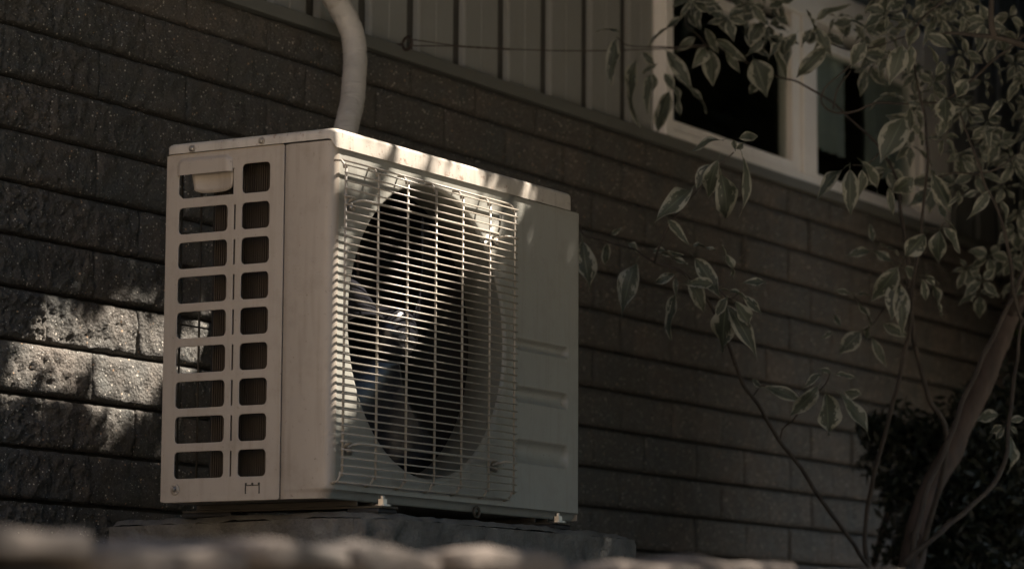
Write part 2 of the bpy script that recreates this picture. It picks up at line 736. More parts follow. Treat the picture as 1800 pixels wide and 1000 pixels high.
MB().box(xg0+.002, xg1+.002, YF+.034, YF+.039, zg0-.002, zgt+.002).build('pane', M['glass'], window)
MB().box(xm1-.002, xg2+.002, YF+.034, YF+.039, zg0-.014, zgt+.014).build('pane', M['glass'], window)
# curtains in the right half, pale sill and dark room
ZC = on_y(1440, 262, YF+.07).z


def curtain(x0, x1, z0, z1, yy):
    v, f = [], []
    n = 30
    for i in range(n+1):
        x = x0+(x1-x0)*i/n
        y = yy+.009*sin(i*1.45)+.004*sin(i*.7)
        v += [(x, y, z0), (x, y, z1)]
    f = [(2*i, 2*i+2, 2*i+3, 2*i+1) for i in range(n)]
    return link_mesh('curtain', v, f, M['curtain'], window, smooth=True)


curtain(xm1-.05, on_y(1484, 200, YF+.07).x, ZC, 1.9, YF+.07)
curtain(on_y(1520, 250, YF+.07).x, on_y(1590, 250, YF+.07).x, ZC-.02, 1.9, YF+.07)
room = MB()
room.box(W0-.8, W1+.8, 2.6, 2.7, .4, 2.6)
room.box(W0-.9, W0-.8, YW+.21, 2.6, .4, 2.6)
room.box(W1+.8, W1+.9, YW+.21, 2.6, .4, 2.6)
room.box(W0-.8, W1+.8, YW+.21, 2.6, .4, .5)
room.box(W0-.8, W1+.8, YW+.21, 2.6, 2.5, 2.6)
room.build('room_shell', M['room'], house)
# the wall has to be open behind the window: rebuild backing around it
bk = [o for o in house.children if o.name.startswith('siding_backing')][0]
bpy.data.objects.remove(bk)
bk = MB()
bk.box(XL-.2, W0+.004, YS+.016, YS+.14, 1.118, ZT)
bk.box(W1-.004, 8, YS+.016, YS+.14, 1.118, ZT)
bk.box(W0+.004, W1-.004, YS+.016, YS+.14, ZWT-.01, ZT)
bk.build('siding_backing', M['siding_back'], house)
# upper wall and eave above the picture
MB().box(XL-.3, 8, YS-.01, YS+.15, ZT, 3.3).build('upper_wall', M['siding'], house)
MB().box(XL-.6, 8.3, YS-.55, YS+4, 3.3, 3.42).build('roof', M['roof'], house)
place(house, (2.2, YW, -1.25))

# ================================================================== AIR CONDITIONER
W_, D_, H_ = .835, .345, .600
ac = thing('air_conditioner', 'beige outdoor air conditioning unit with wire fan guard and slotted side panel',
           'air conditioner')
# --- louvred side panel (local x = -y world, local y = z)
holes = []
rows = [(.0385+i*.0599) for i in range(8)]


def hole(ya, yb, za, zb, r=.009):
    holes.append([(-q[0], q[1]) for q in rrect(ya, yb, za, zb, r)][::-1])


for z in rows:
    hole(.2175, .3225, z, z+.0475)
    hole(.1305, .1895, z, z+.0475)
    hole(.2005, .2062, z+.001, z+.0465, .0027)
hole(.1305, .1895, .5195, .5725)
holes.append([(-q[0], q[1]) for q in [(.2060, .5200), (.2060, .5670), (.3235, .5670), (.3235, .5290), (.3145, .5200)]][::-1])
side_out = [(-q[0], q[1]) for q in rrect(.1035, .3445, .0005, .5985, .003, 2)]
# local (a,b,c) -> world (x=c, y=-a, z=b)
Mside = Matrix(((0, 0, -1, .0012), (-1, 0, 0, 0), (0, 1, 0, 0), (0, 0, 0, 1)))
plate('side_panel', side_out, holes, .0008, M['case'], ac, Mside, bevel=.0011)

# rear edge strip (rounded corner) and the back frame
MB().box(.0005, .012, .3448, .3495, .001, .598).build('rear_corner_strip', M['case'], ac, bevel=.001)

# recessed grip above the first slot
gv = MB()
hp = []
n = 14
for j in range(7):
    t = j/6
    zz = .5685-.014*t-.019*t*t
    hw = .044*(1-.1*t**2)
    xx = .003+.006*t+.002*sin(pi*t)
    for i in range(n+1):
        uu = i/n*2-1
        sag = -.006*t*(1-uu**4)-.004*t*uu*0
        hp.append((xx+.004*(1-uu*uu), .2565+uu*hw, zz+sag))
hf = [(j*(n+1)+i, j*(n+1)+i+1, (j+1)*(n+1)+i+1, (j+1)*(n+1)+i) for j in range(6) for i in range(n)]
grip = link_mesh('grip', hp, hf, M['case'], ac, smooth=True)
sol = grip.modifiers.new('thick', 'SOLIDIFY')
sol.thickness = .0022
# raised hood over the grip
hv, hf = [], []
NI, NJ = 30, 16
for j in range(NJ+1):
    for i in range(NI+1):
        y = .209+(.326-.209)*i/NI
        z = .561+(.5915-.561)*j/NJ
        du = min(y-.209, .326-y)
        dz = .5915-z
        cr = .016
        if du < cr and dz < cr:
            dd = cr-sqrt((cr-du)**2+(cr-dz)**2)
        else:
            dd = min(du, dz)
        h = .0052*sstep(0, .007, dd)
        hv.append((-.0012-h+.0004, y, z))
hf = [(j*(NI+1)+i, (j+1)*(NI+1)+i, (j+1)*(NI+1)+i+1, j*(NI+1)+i+1) for j in range(NJ) for i in range(NI)]
link_mesh('grip_hood', hv, hf, M['case'], ac, smooth=True)

# --- wrapped front cabinet: left return with rounded corner
prof = [(.0030, .1008), (.0008, .1002), (.0004, .0965), (-.0012, .0935), (-.0024, .089), (-.0024, .02)]
R = .0165
for k in range(1, 10):
    a = radians(90*k/9)
    prof.append((-.0024+R-R*cos(a), .0165-R*sin(a)))
zs = [.0, .003, .006, .009, .012, .0147, .018, .03, .08, .2, .35, .5, .597]
LIP = .0147
cv, cf = [], []
for z in zs:
    for (x, y) in prof:
        fade = 1-sstep(.03, .092, y)
        e = sqrt(max(0, 1-(min(1, z/(LIP*(.25+.75*fade)+1e-4)))**1.0))*fade
        cv.append((x+.006*e, y+.014*e, z))
npf = len(prof)
for j in range(len(zs)-1):
    for i in range(npf-1):
        cf.append((j*npf+i, j*npf+i+1, (j+1)*npf+i+1, (j+1)*npf+i))
link_mesh('corner_panel', cv, cf, M['case'], ac, smooth=True)

# --- front panel: orifice zone
X0, X1, ZB, ZTt = prof[-1][0], .600, LIP, .5985
CX, CZ, RO = .306, .3045, .262
fv, ff = [], []
NA = 192
NR = 22


def rect_hit(a, x0, x1, z0, z1):
    c, s_ = cos(a), sin(a)
    t = 1e9
    if c > 1e-9:
        t = min(t, (x1-CX)/c)
    if c < -1e-9:
        t = min(t, (x0-CX)/c)
    if s_ > 1e-9:
        t = min(t, (z1-CZ)/s_)
    if s_ < -1e-9:
        t = min(t, (z0-CZ)/s_)
    return t


def rr_sd(x, z, x0, x1, z0, z1, r):
    """signed distance inside a rounded rectangle (positive inside)"""
    qx = abs(x-(x0+x1)/2)-((x1-x0)/2-r)
    qz = abs(z-(z0+z1)/2)-((z1-z0)/2-r)
    return -(sqrt(max(qx, 0)**2+max(qz, 0)**2)+min(max(qx, qz), 0)-r)


angs = sorted([2*pi*k/NA for k in range(NA)]+[atan2(z-CZ, x-CX) % (2*pi) for x in (X0, X1) for z in (ZB, ZTt)])
NAA = len(angs)
REC = .0008
bell = [(.2555, REC+.006), (.2565, REC+.003), (.2590, REC+.0008), (RO, REC)]
for a in angs:
    for rr_, yy in bell:
        fv.append((CX+rr_*cos(a), yy, CZ+rr_*sin(a)))
    t = rect_hit(a, X0, X1, ZB, ZTt)
    for k in range(1, NR+1):
        q = RO+(t-RO)*k/NR
        x, z = CX+q*cos(a), CZ+q*sin(a)
        sd_ = rr_sd(x, z, -.04, .592, .027, .577, .022)
        y = REC*sstep(0, .010, sd_)
        if k == NR:
            y = 0
        fv.append((x, y, z))
nr = len(bell)+NR
for k in range(NAA):
    k2 = (k+1) % NAA
    for j in range(nr-1):
        ff.append((k*nr+j, k2*nr+j, k2*nr+j+1, k*nr+j+1)[::-1])
front = link_mesh('front_panel', fv, ff, M['front'], ac, smooth=True)

# bell mouth behind the opening
b_ = MB()
bm_prof = [(.2556, REC+.0058), (.2548, .018), (.2542, .03), (.2542, .078), (.262, .08)]
bm_v = [(CX+r_*cos(2*pi*k/144), y_, CZ+r_*sin(2*pi*k/144)) for k in range(144) for r_, y_ in bm_prof]
bm_f = [(k*5+j, ((k+1) % 144)*5+j, ((k+1) % 144)*5+j+1, k*5+j+1) for k in range(144) for j in range(4)]
link_mesh('bell_mouth', bm_v, bm_f, M['bell'], ac, smooth=True)

# right zone with three pressed grooves
gv, gf = [], []
gx = [.600+(W_-.004-.600)*i/80 for i in range(81)]+[W_-.0015, W_]
gz = [LIP+(.5845-LIP)*j/240 for j in range(241)]
dents = [(.3140, .0105), (.2225, .0145), (.1180, .0215)]
for z in gz:
    for x in gx:
        y = 0
        for zc, hh in dents:
            sl = (x-.7)*-.0
            dx = max(abs(x-.6975)-(.0945-hh*.45), 0)
            d_ = hh-sqrt((dx*1.6)**2+(z-zc)**2)
            q_ = max(0, min(1, d_/hh))
            y = max(y, .0125*(q_*(2-q_))**.75)
        if x >= W_-.0015:
            y += .0006 if x < W_ else .003
        gv.append((x, y, z))
n1 = len(gx)
for j in range(len(gz)-1):
    for i in range(n1-1):
        gf.append((j*n1+i, j*n1+i+1, (j+1)*n1+i+1, (j+1)*n1+i))
link_mesh('service_panel', gv, gf, M['front'], ac, smooth=True)

# bottom lip rolling under
lv, lf = [], []
zz = [(0, .026)]+[(z_, .014*sqrt(max(0, 1-z_/LIP))) for z_ in (0, .003, .006, .009, .012, LIP)]
for x in (X0-.0005, X0+.03, .3, .6, W_):
    for z, y in zz:
        lv.append((x+(.006*y/.014 if x < X0+.001 and y < .02 else 0), y, z))
for i in range(4):
    for j in range(len(zz)-1):
        k = len(zz)
        lf.append((i*k+j, (i+1)*k+j, (i+1)*k+j+1, i*k+j+1))
link_mesh('bottom_lip', lv, lf, M['front'], ac, smooth=True)

# right, rear and base sheets, inner lining
MB().box(W_-.002, W_, .0032, D_, .001, .583).build('right_panel', M['case'], ac)
MB().box(.004, W_-.004, .024, D_-.004, .0008, .0045).build('base_pan', M['case'], ac)
b_ = MB()
b_.box(.56, W_-.003, D_-.004, D_-.001, .006, .59)
b_.build('rear_panel', M['case'], ac)
b_ = MB()
b_.box(.590, .594, .02, D_-.006, .006, .595)
b_.build('divider', M['inner'], ac)
# coil along the left side and across the back, with fins
b_ = MB()
for i in range(52):
    y = .03+i*.0046
    b_.box(.030, .050, y, y+.0012, .008, .59)
b_.box(.051, .053, .03, .27, .008, .59)
b_.build('coil', M['coil'], ac)
b_ = MB()
b_.box(.125, .56, .325, .34, .008, .59)
b_.build('coil', M['inner'], ac)
MB().box(.1275, .1305, .24, .3245, .008, .59).build('coil_end_plate', M['inner'], ac)
# rear guard wires beside the coil
for i, xx in enumerate((.036, .092)):
    MB().tube([(xx, .342, .004), (xx, .342, .596)], .0022, 6).build('guard_wire', M['rusty'], ac, True)
for i in range(3):
    z = .15+i*.16
    MB().tube([(.004, .3445, z), (.126, .3445, z)], .0016, 6).build('guard_wire', M['rusty'], ac, True)

# --- fan
fan = MB()
FY = .075
fan.tube([(CX, FY-.03, CZ), (CX, FY-.028, CZ), (CX, FY-.022, CZ), (CX, FY, CZ), (CX, FY+.05, CZ)], [.012, .028, .042, .05, .052], 40)
fanhub = fan.build('fan', M['black'], ac, True)
for kb in range(3):
    bvv, bff = [], []
    NRD, NAG = 18, 20
    base = radians(120*kb+108)
    for i in range(NRD+1):
        t = i/NRD
        r_ = .044+(.243-.044)*t
        a0 = base-radians(10)+radians(42)*t**1.4
        a1 = base+radians(46)+radians(44)*t-radians(10)*t**4
        for j in range(NAG+1):
            q = j/NAG
            a = a0+(a1-a0)*q
            y = FY+.028-(q-.5)*(.075-.02*t)-.012*sin(pi*q)
            bvv.append((CX+r_*cos(a), y, CZ+r_*sin(a)))
    for i in range(NRD):
        for j in range(NAG):
            k = NAG+1
            bff.append((i*k+j, (i+1)*k+j, (i+1)*k+j+1, i*k+j+1))
    bl = link_mesh('blade', bvv, bff, M['black'], fanhub, smooth=True)
    so = bl.modifiers.new('thick', 'SOLIDIFY')
    so.thickness = .0025
mo = MB()
mo.tube([(CX, .16, CZ), (CX, .165, CZ), (CX, .25, CZ), (CX, .258, CZ)], [.03, .048, .048, .03], 32)
mo.box(CX-.016, CX+.016, .262, .268, .01, .59)
mo.build('fan_motor', M['inner'], ac, True)

# --- wire guard
GY = -.021
zt, zb2 = on_y(606, 290, GY).z, on_y(602, 832, GY).z
nW = 40
GXL, GXR = on_y(606, 500, GY).x, on_y(905, 500, GY).x
guard = MB()
legs = []
vx = [on_y(q, 500, GY).x for q in (606, 664, 716, 766, 813, 861, 905)]
ztop = zt+.007
zbot = zb2-.009
for k, x in enumerate(vx):     # legs bending back to the panel, top and bottom
    leg = MB()
    leg.tube([(x, GY+.004, zbot+.012), (x, GY+.0055, zbot+.003), (x, GY+.010, zbot-.003), (x, 0.0, zbot-.006)], .0021, 7)
    leg_top = MB()
    leg_top.tube([(x, GY+.004, zt-.004), (x, GY+.0055, zt+.004), (x, GY+.010, zt+.0095), (x, .003, zt+.011)], .0021, 7)
    legs += [leg, leg_top]
low_rail = MB()
low_rail.tube([(vx[0], GY+.009, zbot-.004), (vx[-1], GY+.009, zbot-.004)], .0017, 7)
guard.tube([(vx[0]+.003, GY+.0085, zt+.0105), (vx[-1]-.008, GY+.0085, zt+.0105), (vx[-1]-.001, GY+.006, zt+.006), (vx[-1], GY, zt-.004)], .0019, 7)
guard_o = guard.build('fan_guard', M['wire'], ac, True)
low_rail.build('rail', M['wire'], guard_o, True)
for q in legs:
    q.build('leg', M['wire'], guard_o, True)
me = None
thick = {4, 35}
for i in range(nW):
    z = zt+(zb2-zt)*i/(nW-1)
    if i in thick:
        segs = [(GXL-.008, GXL+.026), (GXL+.05, GXR-.055), (GXR-.03, GXR+.006)]
        b_ = MB()
        x_a, x_b = GXL+.036, GXR-.045
        pts = [(GXL-.008, GY-.003, z), (x_a-.014, GY-.003, z), (x_a-.009, GY+.004, z-.001), (x_a-.006, GY+.014, z-.003), (x_a-.001, GY+.018, z-.006),
               (x_a+.005, GY+.018, z-.006), (x_a+.010, GY+.012, z-.002), (x_a+.014, GY+.003, z), (x_a+.02, GY-.003, z)]
        pts += [(x_b-.02, GY-.003, z), (x_b-.014, GY+.003, z), (x_b-.009, GY+.014, z-.003), (x_b-.004, GY+.018, z-.006), (x_b+.004, GY+.018, z-.006),
                (x_b+.009, GY+.012, z-.002), (x_b+.014, GY, z), (x_b+.02, GY-.003, z), (GXR+.007, GY-.003, z)]
        b_.tube(pts, .0023, 8)
        o = b_.build('wire', M['wire'], guard_o, True)
        for xs in (x_a+.002, x_b):
            q = MB().tube([(xs, -.012, z-.0125), (xs, -.009, z-.0125), (xs, REC, z-.0125)], [.0065, .0075, .0045], 10)
            q.build('guard_screw', M['steel'], ac, True)
    else:
        if me is None:
            b_ = MB().tube([(GXL-.0085, GY-.0033, 0), (GXR+.005, GY-.0033, 0)], .0014, 8)
            o = b_.build('wire', M['wire'], guard_o, True)
            me = o.data
        else:
            o = bpy.data.objects.new('wire', me)
            COL.objects.link(o)
            o.parent = guard_o
        o.location = (0, 0, z)
for x in vx:
    MB().tube([(x, GY, zb2-.004), (x, GY, zt+.002)], .0022, 8).build('wire', M['wire'], guard_o, True)

# --- lid
LXR = .802
lid_v, lid_f = [], []


def lid_ring(inset, z, r, fr_z=None):
    pts = rrect(-.0045+inset, LXR-inset, -.0045+inset, D_+.004-inset, r, 6)
    k = len(lid_v)
    for x, y in pts:
        fr_ = 1-sstep(-.0035, .0075, y) if fr_z else 0
        lid_v.append((x, y-.0002*fr_, z+(fr_z-z)*fr_ if fr_z else z))
    return list(range(k, k+len(pts)))


rings = [lid_ring(0, .5995, .013, .5845), lid_ring(0, .6020, .013, .5885), lid_ring(0, .6095, .013), lid_ring(.0006, .6125, .0125), lid_ring(.0025, .6155, .012), lid_ring(.006, .6175, .01),
         lid_ring(.03, .6182, .01), lid_ring(.034, .6205, .01), lid_ring(.038, .6215, .01), lid_ring(.12, .6215, .01)]
for a, b in zip(rings[:-1], rings[1:]):
    for k in range(len(a)):
        k2 = (k+1) % len(a)
        lid_f.append((a[k], a[k2], b[k2], b[k]))
lid_f.append(tuple(rings[-1]))
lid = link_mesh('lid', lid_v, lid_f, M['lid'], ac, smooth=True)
# rolled top corner of the front panel right of the lid
b_ = MB()
b_.add([(LXR-.02, .0005, .5842), (W_-.02, .0005, .5842), (W_, .0035, .580), (W_, .02, .586), (W_-.02, .02, .5905), (LXR-.02, .02, .5905), (W_, .0035, .57), (W_-.02, .0008, .57)],
       [(0, 1, 4, 5), (1, 2, 3, 4)])
b_.box(LXR-.01, W_-.003, .02, D_, .582, .588)
b_.build('top_corner', M['front'], ac)


def screw(loc, d, r, name='screw', m='steel', washer=True):
    p, d = Vector(loc), Vector(d)
    b_ = MB()
    if washer:
        b_.tube([p, p+d*.0012], r*1.5, 16)
    b_.tube([p+d*.001, p+d*.004, p+d*.0048], [r, r, r*.75], 6)
    b_.tube([p+d*.0046, p+d*.0052], [r*.5, r*.3], 6)
    return b_.build(name, M[m], ac)


for q in ((338, 262), (460, 248)):
    P = on_x(*q, -.0045)
    screw((-.0045, P.y, P.z), (-1, 0, 0), .0045)
P = on_x(307, 860, -.001)
screw((-.0012, P.y, P.z), (-1, 0, 0), .0038)
b_ = MB().tube([(-.0008, P.y, P.z), (-.0022, P.y, P.z), (-.0012, P.y, P.z)], [.0098, .0088, .0066], 24)
b_.build('screw_dimple', M['case'], ac, True)
# knock-out tab: three dark cut lines
P = on_x(432, 849, 0)
Q = on_x(456, 870, 0)
b_ = MB()
b_.box(-.0016, -.0006, P.y-.001, P.y+.0005, Q.z+.003, P.z)
b_.box(-.0016, -.0006, Q.y-.0005, Q.y+.001, Q.z+.003, P.z)
b_.box(-.0015, -.0006, Q.y+.0012, P.y-.0012, P.z-.0042, P.z-.0028)
for q in (P.y-.001, (P.y+Q.y)/2, Q.y+.001):
    b_.box(-.0017, -.0006, q-.0016, q+.0016, P.z-.0026, P.z+.0006)
b_.build('knockout_slot', M['inner'], ac)
# dark strip painting in the seam's shadow between side panel and corner panel
MB().box(.0016, .003, .1000, .1062, .001, .597).build('seam_shadow_strip', M['inner'], ac)

# --- feet and anchor bolts
for fx in (.118, .712):
    b_ = MB()
    b_.box(fx-.02, fx+.03, -.038, D_+.03, -.0125, -.0085)
    b_.box(fx-.02, fx-.0165, .012, D_+.0, -.0084, .0006)
    b_.box(fx+.0265, fx+.03, .012, D_+.0, -.0084, .0006)
    b_.build('foot_rail', M['rusty'], ac, bevel=.001)
    MB().box(fx-.024, fx+.034, -.034, .03, -.021, -.0128).build('rubber_foot', M['rubber'], ac, bevel=.003)
    MB().box(fx-.022, fx+.034, .27, D_+.03, -.021, -.0128).build('rubber_foot', M['rubber'], ac, bevel=.003)
    b_ = MB()
    b_.tube([(fx+.005, -.022, -.0084), (fx+.005, -.022, -.0055)], .0165, 20)
    b_.tube([(fx+.005, -.022, -.0054), (fx+.005, -.022, .0035)], .0085, 6)
    b_.tube([(fx+.005, -.022, .0034), (fx+.005, -.022, .009)], .0052, 12)
    b_.build('anchor_bolt', M['steel'], ac)
# tie-down eyelet under the front lip
P = on_y(838, 900, .004)
b_ = MB()
ring = [(P.x+.009*cos(a), .004, P.z+.009*sin(a)) for a in [2*pi*k/16 for k in range(17)]]
b_.tube(ring, .0028, 7, False)
b_.build('eyelet', M['rusty'], ac, True)
place(ac, (.4, .17, -.021))

# ================================================================== PAD
pad_v, pad_f = [], []
PZ = -.0215
px0, px1, py0, py1 = .03, .955, -.055, .56
NXp, NYp, NZp = 90, 50, 14


def padpt(x, y, z):
    p = Vector((x, y, z))
    n_ = noise.fractal(p*22, .8, 2.1, 4)
    return n_


def grid(nu, nv, fn, inv=False):
    k = len(pad_v)
    for j in range(nv+1):
        for i in range(nu+1):
            pad_v.append(fn(i/nu, j/nv))
    for j in range(nv):
        for i in range(nu):
            q = (k+j*(nu+1)+i, k+j*(nu+1)+i+1, k+(j+1)*(nu+1)+i+1, k+(j+1)*(nu+1)+i)
            pad_f.append(q[::-1] if inv else q)


def pfun(x, y, z):
    """round the arrises and roughen"""
    ex = min(x-px0, px1-x)
    ey = min(y-py0, py1-y)
    ez = PZ-z
    a = .012
    n_ = padpt(x, y, z)*.0035
    zz_ = z
    if ez < 1e-6:
        e = min(ex, ey)
        if e < a:
            zz_ = z-(a-sqrt(max(0, a*a-(a-e)**2)))*.8
        zz_ += n_*1.1+.003*noise.noise(Vector((x*6, y*6, 0)))
        return (x-.09*(y < 0)*0, y, zz_)
    ins = 0
    if ez < a:
        ins = a-sqrt(max(0, a*a-(a-ez)**2))
    return (x, y, z, ins, n_)


def top(u, v):
    x, y = px0+(px1-px0)*u, py0+(py1-py0)*v
    p = pfun(x, y, PZ)
    return p


grid(NXp, NYp, top)


def frontf(u, v):
    x = px0+(px1-px0)*u
    z = PZ-.0096-(.3)*v**1.6
    n_ = noise.fractal(Vector((x, 0, z))*26, .8, 2.1, 4)*.010
    return (x, py0-.001+n_*min(1, v*6), z)


grid(120, 16, frontf, True)


def leftf(u, v):
    y = py0+(py1-py0)*u
    z = PZ-.0096-(.3)*v**1.6
    n_ = noise.fractal(Vector((0, y, z))*26, .8, 2.1, 4)*.010
    return (px0-.001+n_*min(1, v*6), y, z)


grid(70, 16, leftf)


def rightf(u, v):
    y = py0+(py1-py0)*u
    z = PZ-.0096-(.3)*v**1.6
    return (px1, y, z)


grid(30, 8, rightf, True)
skew = [(x+.1*(y-py0)/(py1-py0)*(1-(x-px0)/(px1-px0)), y, z) for x, y, z in pad_v]
RC = .16
pad_r = []
for x, y, z in pad_v:
    a, b = max(0, (RC-(x-px0))/RC), max(0, (RC-(y-py0))/RC)
    if a > 0 and b > 0:
        k_ = max(a, b)/math.hypot(a, b)
        x, y = px0+RC-RC*a*k_, py0+RC-RC*b*k_
    pad_r.append((x, y, z))
skew = [(x+.1*(y-py0)/(py1-py0)*(1-(x-px0)/(px1-px0))-.03*(1-sstep(py0, py0+.3, y))*(1-sstep(px0, px0+.3, x)), y, z) for x, y, z in pad_r]
pad = link_mesh('concrete_pad', skew, pad_f, M['concrete'], smooth=True)
pad['label'] = 'rough grey concrete slab under the air conditioning unit'
pad['category'] = 'concrete pad'

# ================================================================== PIPE
pipe = thing('pipe', 'grey tape-wrapped refrigerant pipe rising behind the unit past the flashing', 'pipe')
pp = [(604, 400, .66), (603, 330, .67), (606, 245, .70), (611, 215, .71), (619, 180, .725), (622.5, 140, .74), (624, 105, .755), (621, 68, .765), (611, 38, .775), (594, 8, .785), (570, -30, .79), (545, -75, .80)]
cpt = smooth_curve([on_y(a, b, y) for a, b, y in pp], 22)
pv, pf = [], []
SEG = 36
a_ = Vector((1, 0, 0))
dist = 0
for i, p in enumerate(cpt):
    T = (cpt[min(i+1, len(cpt)-1)]-cpt[max(i-1, 0)]).normalized()
    a_ = (a_-T*a_.dot(T)).normalized()
    b2 = T.cross(a_)
    if i:
        dist += (p-cpt[i-1]).length
    for k in range(SEG):
        th = 2*pi*k/SEG
        ph = (dist/.034-th/(2*pi)) % 1          # helical overlap of the tape
        step_ = .0008*(1-ph)
        wr = .0011*noise.noise(Vector((dist*120+1.5*sin(th), 2.2*cos(th), 2.2*sin(th))))
        wr -= .006*max(0, noise.noise(Vector((dist*55+2*cos(th), 3*cos(th), 3*sin(th))))-.35)
        rr_ = .0255+step_+wr
        pv.append(p+(a_*cos(th)+b2*sin(th))*rr_)
for i in range(len(cpt)-1):
    for k in range(SEG):
        k2 = (k+1) % SEG
        pf.append((i*SEG+k, i*SEG+k2, (i+1)*SEG+k2, (i+1)*SEG+k))
link_mesh('wrapped_tube', pv, pf, M['tape'], pipe, smooth=True)
place(pipe, cpt[0])

# ================================================================== EYE HOOK + WIRE
hook = thing('eye_screw', 'rusty eye screw sticking out of the siding above the flashing', 'hook')
P = on_y(683, 82, YS)
tip = on_y(708, 78, YS-.045)
b_ = MB()
b_.tube([P+Vector((0, .01, 0)), P, tip], .0034, 8)
b_.build('shank', M['iron'], hook, True)
rc = tip+(tip-P).normalized()*.0145
dn = (tip-P).normalized()
side_ = Vector((0, 0, 1))
side_ = (side_-dn*side_.dot(dn)).normalized()
ring = [rc-dn*.0145*cos(a)+side_*.0145*sin(a) for a in [radians(12+336*k/22) for k in range(23)]]
b_ = MB().tube(ring, .0034, 8)
b_.build('ring', M['iron'], hook, True)
place(hook, P)
e1 = at(1240, 83, 7.35)
s1, s2 = rc+dn*.0145+Vector((0, 0, .003)), rc+dn*.0145-Vector((0, 0, .003))
wire_b = MB()
L = (e1-s1)
mid = .32
pts1, pts2 = [], []
for k in range(141):
    t = k/140
    base_ = rc+dn*.0145+(e1-rc)*t+Vector((0, 0, -.03))*sin(pi*t)*.5
    if t < .12:
        o1 = .006*(1-t/.12)+.0012
        pts1.append(base_+Vector((0, 0, o1)))
        pts2.append(base_-Vector((0, 0, o1)))
    elif t < mid:
        a = (t-.12)*330
        am = .0016+.0016*max(0, noise.noise(Vector((t*70, 0, 0))))
        pts1.append(base_+Vector((0, sin(a), cos(a)))*am)
        pts2.append(base_-Vector((0, sin(a), cos(a)))*am)
    else:
        pts1.append(base_)
wire_b.tube(pts1, .0013, 6)
wire_b.tube(pts2, .0013, 6)
wo_ = wire_b.build('wire', M['iron'], None, True)
wo_['label'] = 'thin twisted wire stretched from the eye screw to the variegated shrub'
wo_['category'] = 'wire'

# ================================================================== SHRUB
shrub = thing('variegated_dogwood', 'variegated shrub with drooping cream-edged leaves on thin dark stems in front of the window', 'shrub')


def leaf_mesh(seed, wr):
    """blade of unit length along +x, width ratio wr, curled; u along, v across"""
    r = random.Random(seed)
    v, f, uv = [], [], []
    NU, NV = 12, 6
    droop = r.uniform(.10, .55)
    fold = r.uniform(.10, .5)
    twist = r.uniform(-.6, .6)
    wav = r.uniform(.02, .09)
    # petiole
    for k in range(3):
        t = k/2
        for a in range(3):
            q = 2*pi*a/3
            v.append((-.16+.16*t, .007*cos(q), .02*sin(pi*t)+.007*sin(q)))
            uv.append((0.0, .5))
    for k in range(2):
        for a in range(3):
            a2 = (a+1) % 3
            f.append((k*3+a, k*3+a2, (k+1)*3+a2, (k+1)*3+a))
    k0 = len(v)
    ph = r.uniform(0, 6)
    q_ = r.uniform(-.08, .08)
    sh_ = (.02, .38, .76, .97, 1, .9+q_, .66+q_, .38+q_*.8, .18, .07, .01)
    for i in range(NU+1):
        t = i/NU
        wd = wr*.5*float(np.interp(t, (0, .08, .2, .33, .45, .58, .7, .8, .88, .95, 1), sh_))+.003
        for j in range(NV+1):
            s_ = j/NV*2-1
            x = t
            yy = s_*wd
            z = -droop*t*t+abs(s_)*fold*wd+wav*sin(9*t+ph+s_)*abs(s_)
            # twist
            a = twist*t
            y2 = yy*cos(a)-(z+droop*t*t)*sin(a)
            z2 = yy*sin(a)+(z+droop*t*t)*cos(a)-droop*t*t
            v.append((x-.12*droop*t*t, y2, z2))
            uv.append((t, .5+s_*.5))
    for i in range(NU):
        for j in range(NV):
            f.append((k0+i*(NV+1)+j, k0+(i+1)*(NV+1)+j, k0+(i+1)*(NV+1)+j+1, k0+i*(NV+1)+j+1))
    me = bpy.data.meshes.new('leaf')
    me.from_pydata(v, [], f)
    l_ = me.uv_layers.new(name='UVMap')
    flat = []
    for lp in me.loops:
        flat += uv[lp.vertex_index]
    l_.data.foreach_set('uv', flat)
    me.polygons.foreach_set('use_smooth', [True]*len(me.polygons))
    me.materials.append(M['leaf'])
    return me


WRS = [.22, .3, .38, .46, .56, .66]
LM = {w_: [leaf_mesh(int(w_*100)*10+k, w_) for k in range(5)] for w_ in WRS}
nleaf = [0]


bulk = dict(v=[], f=[], uv=[])


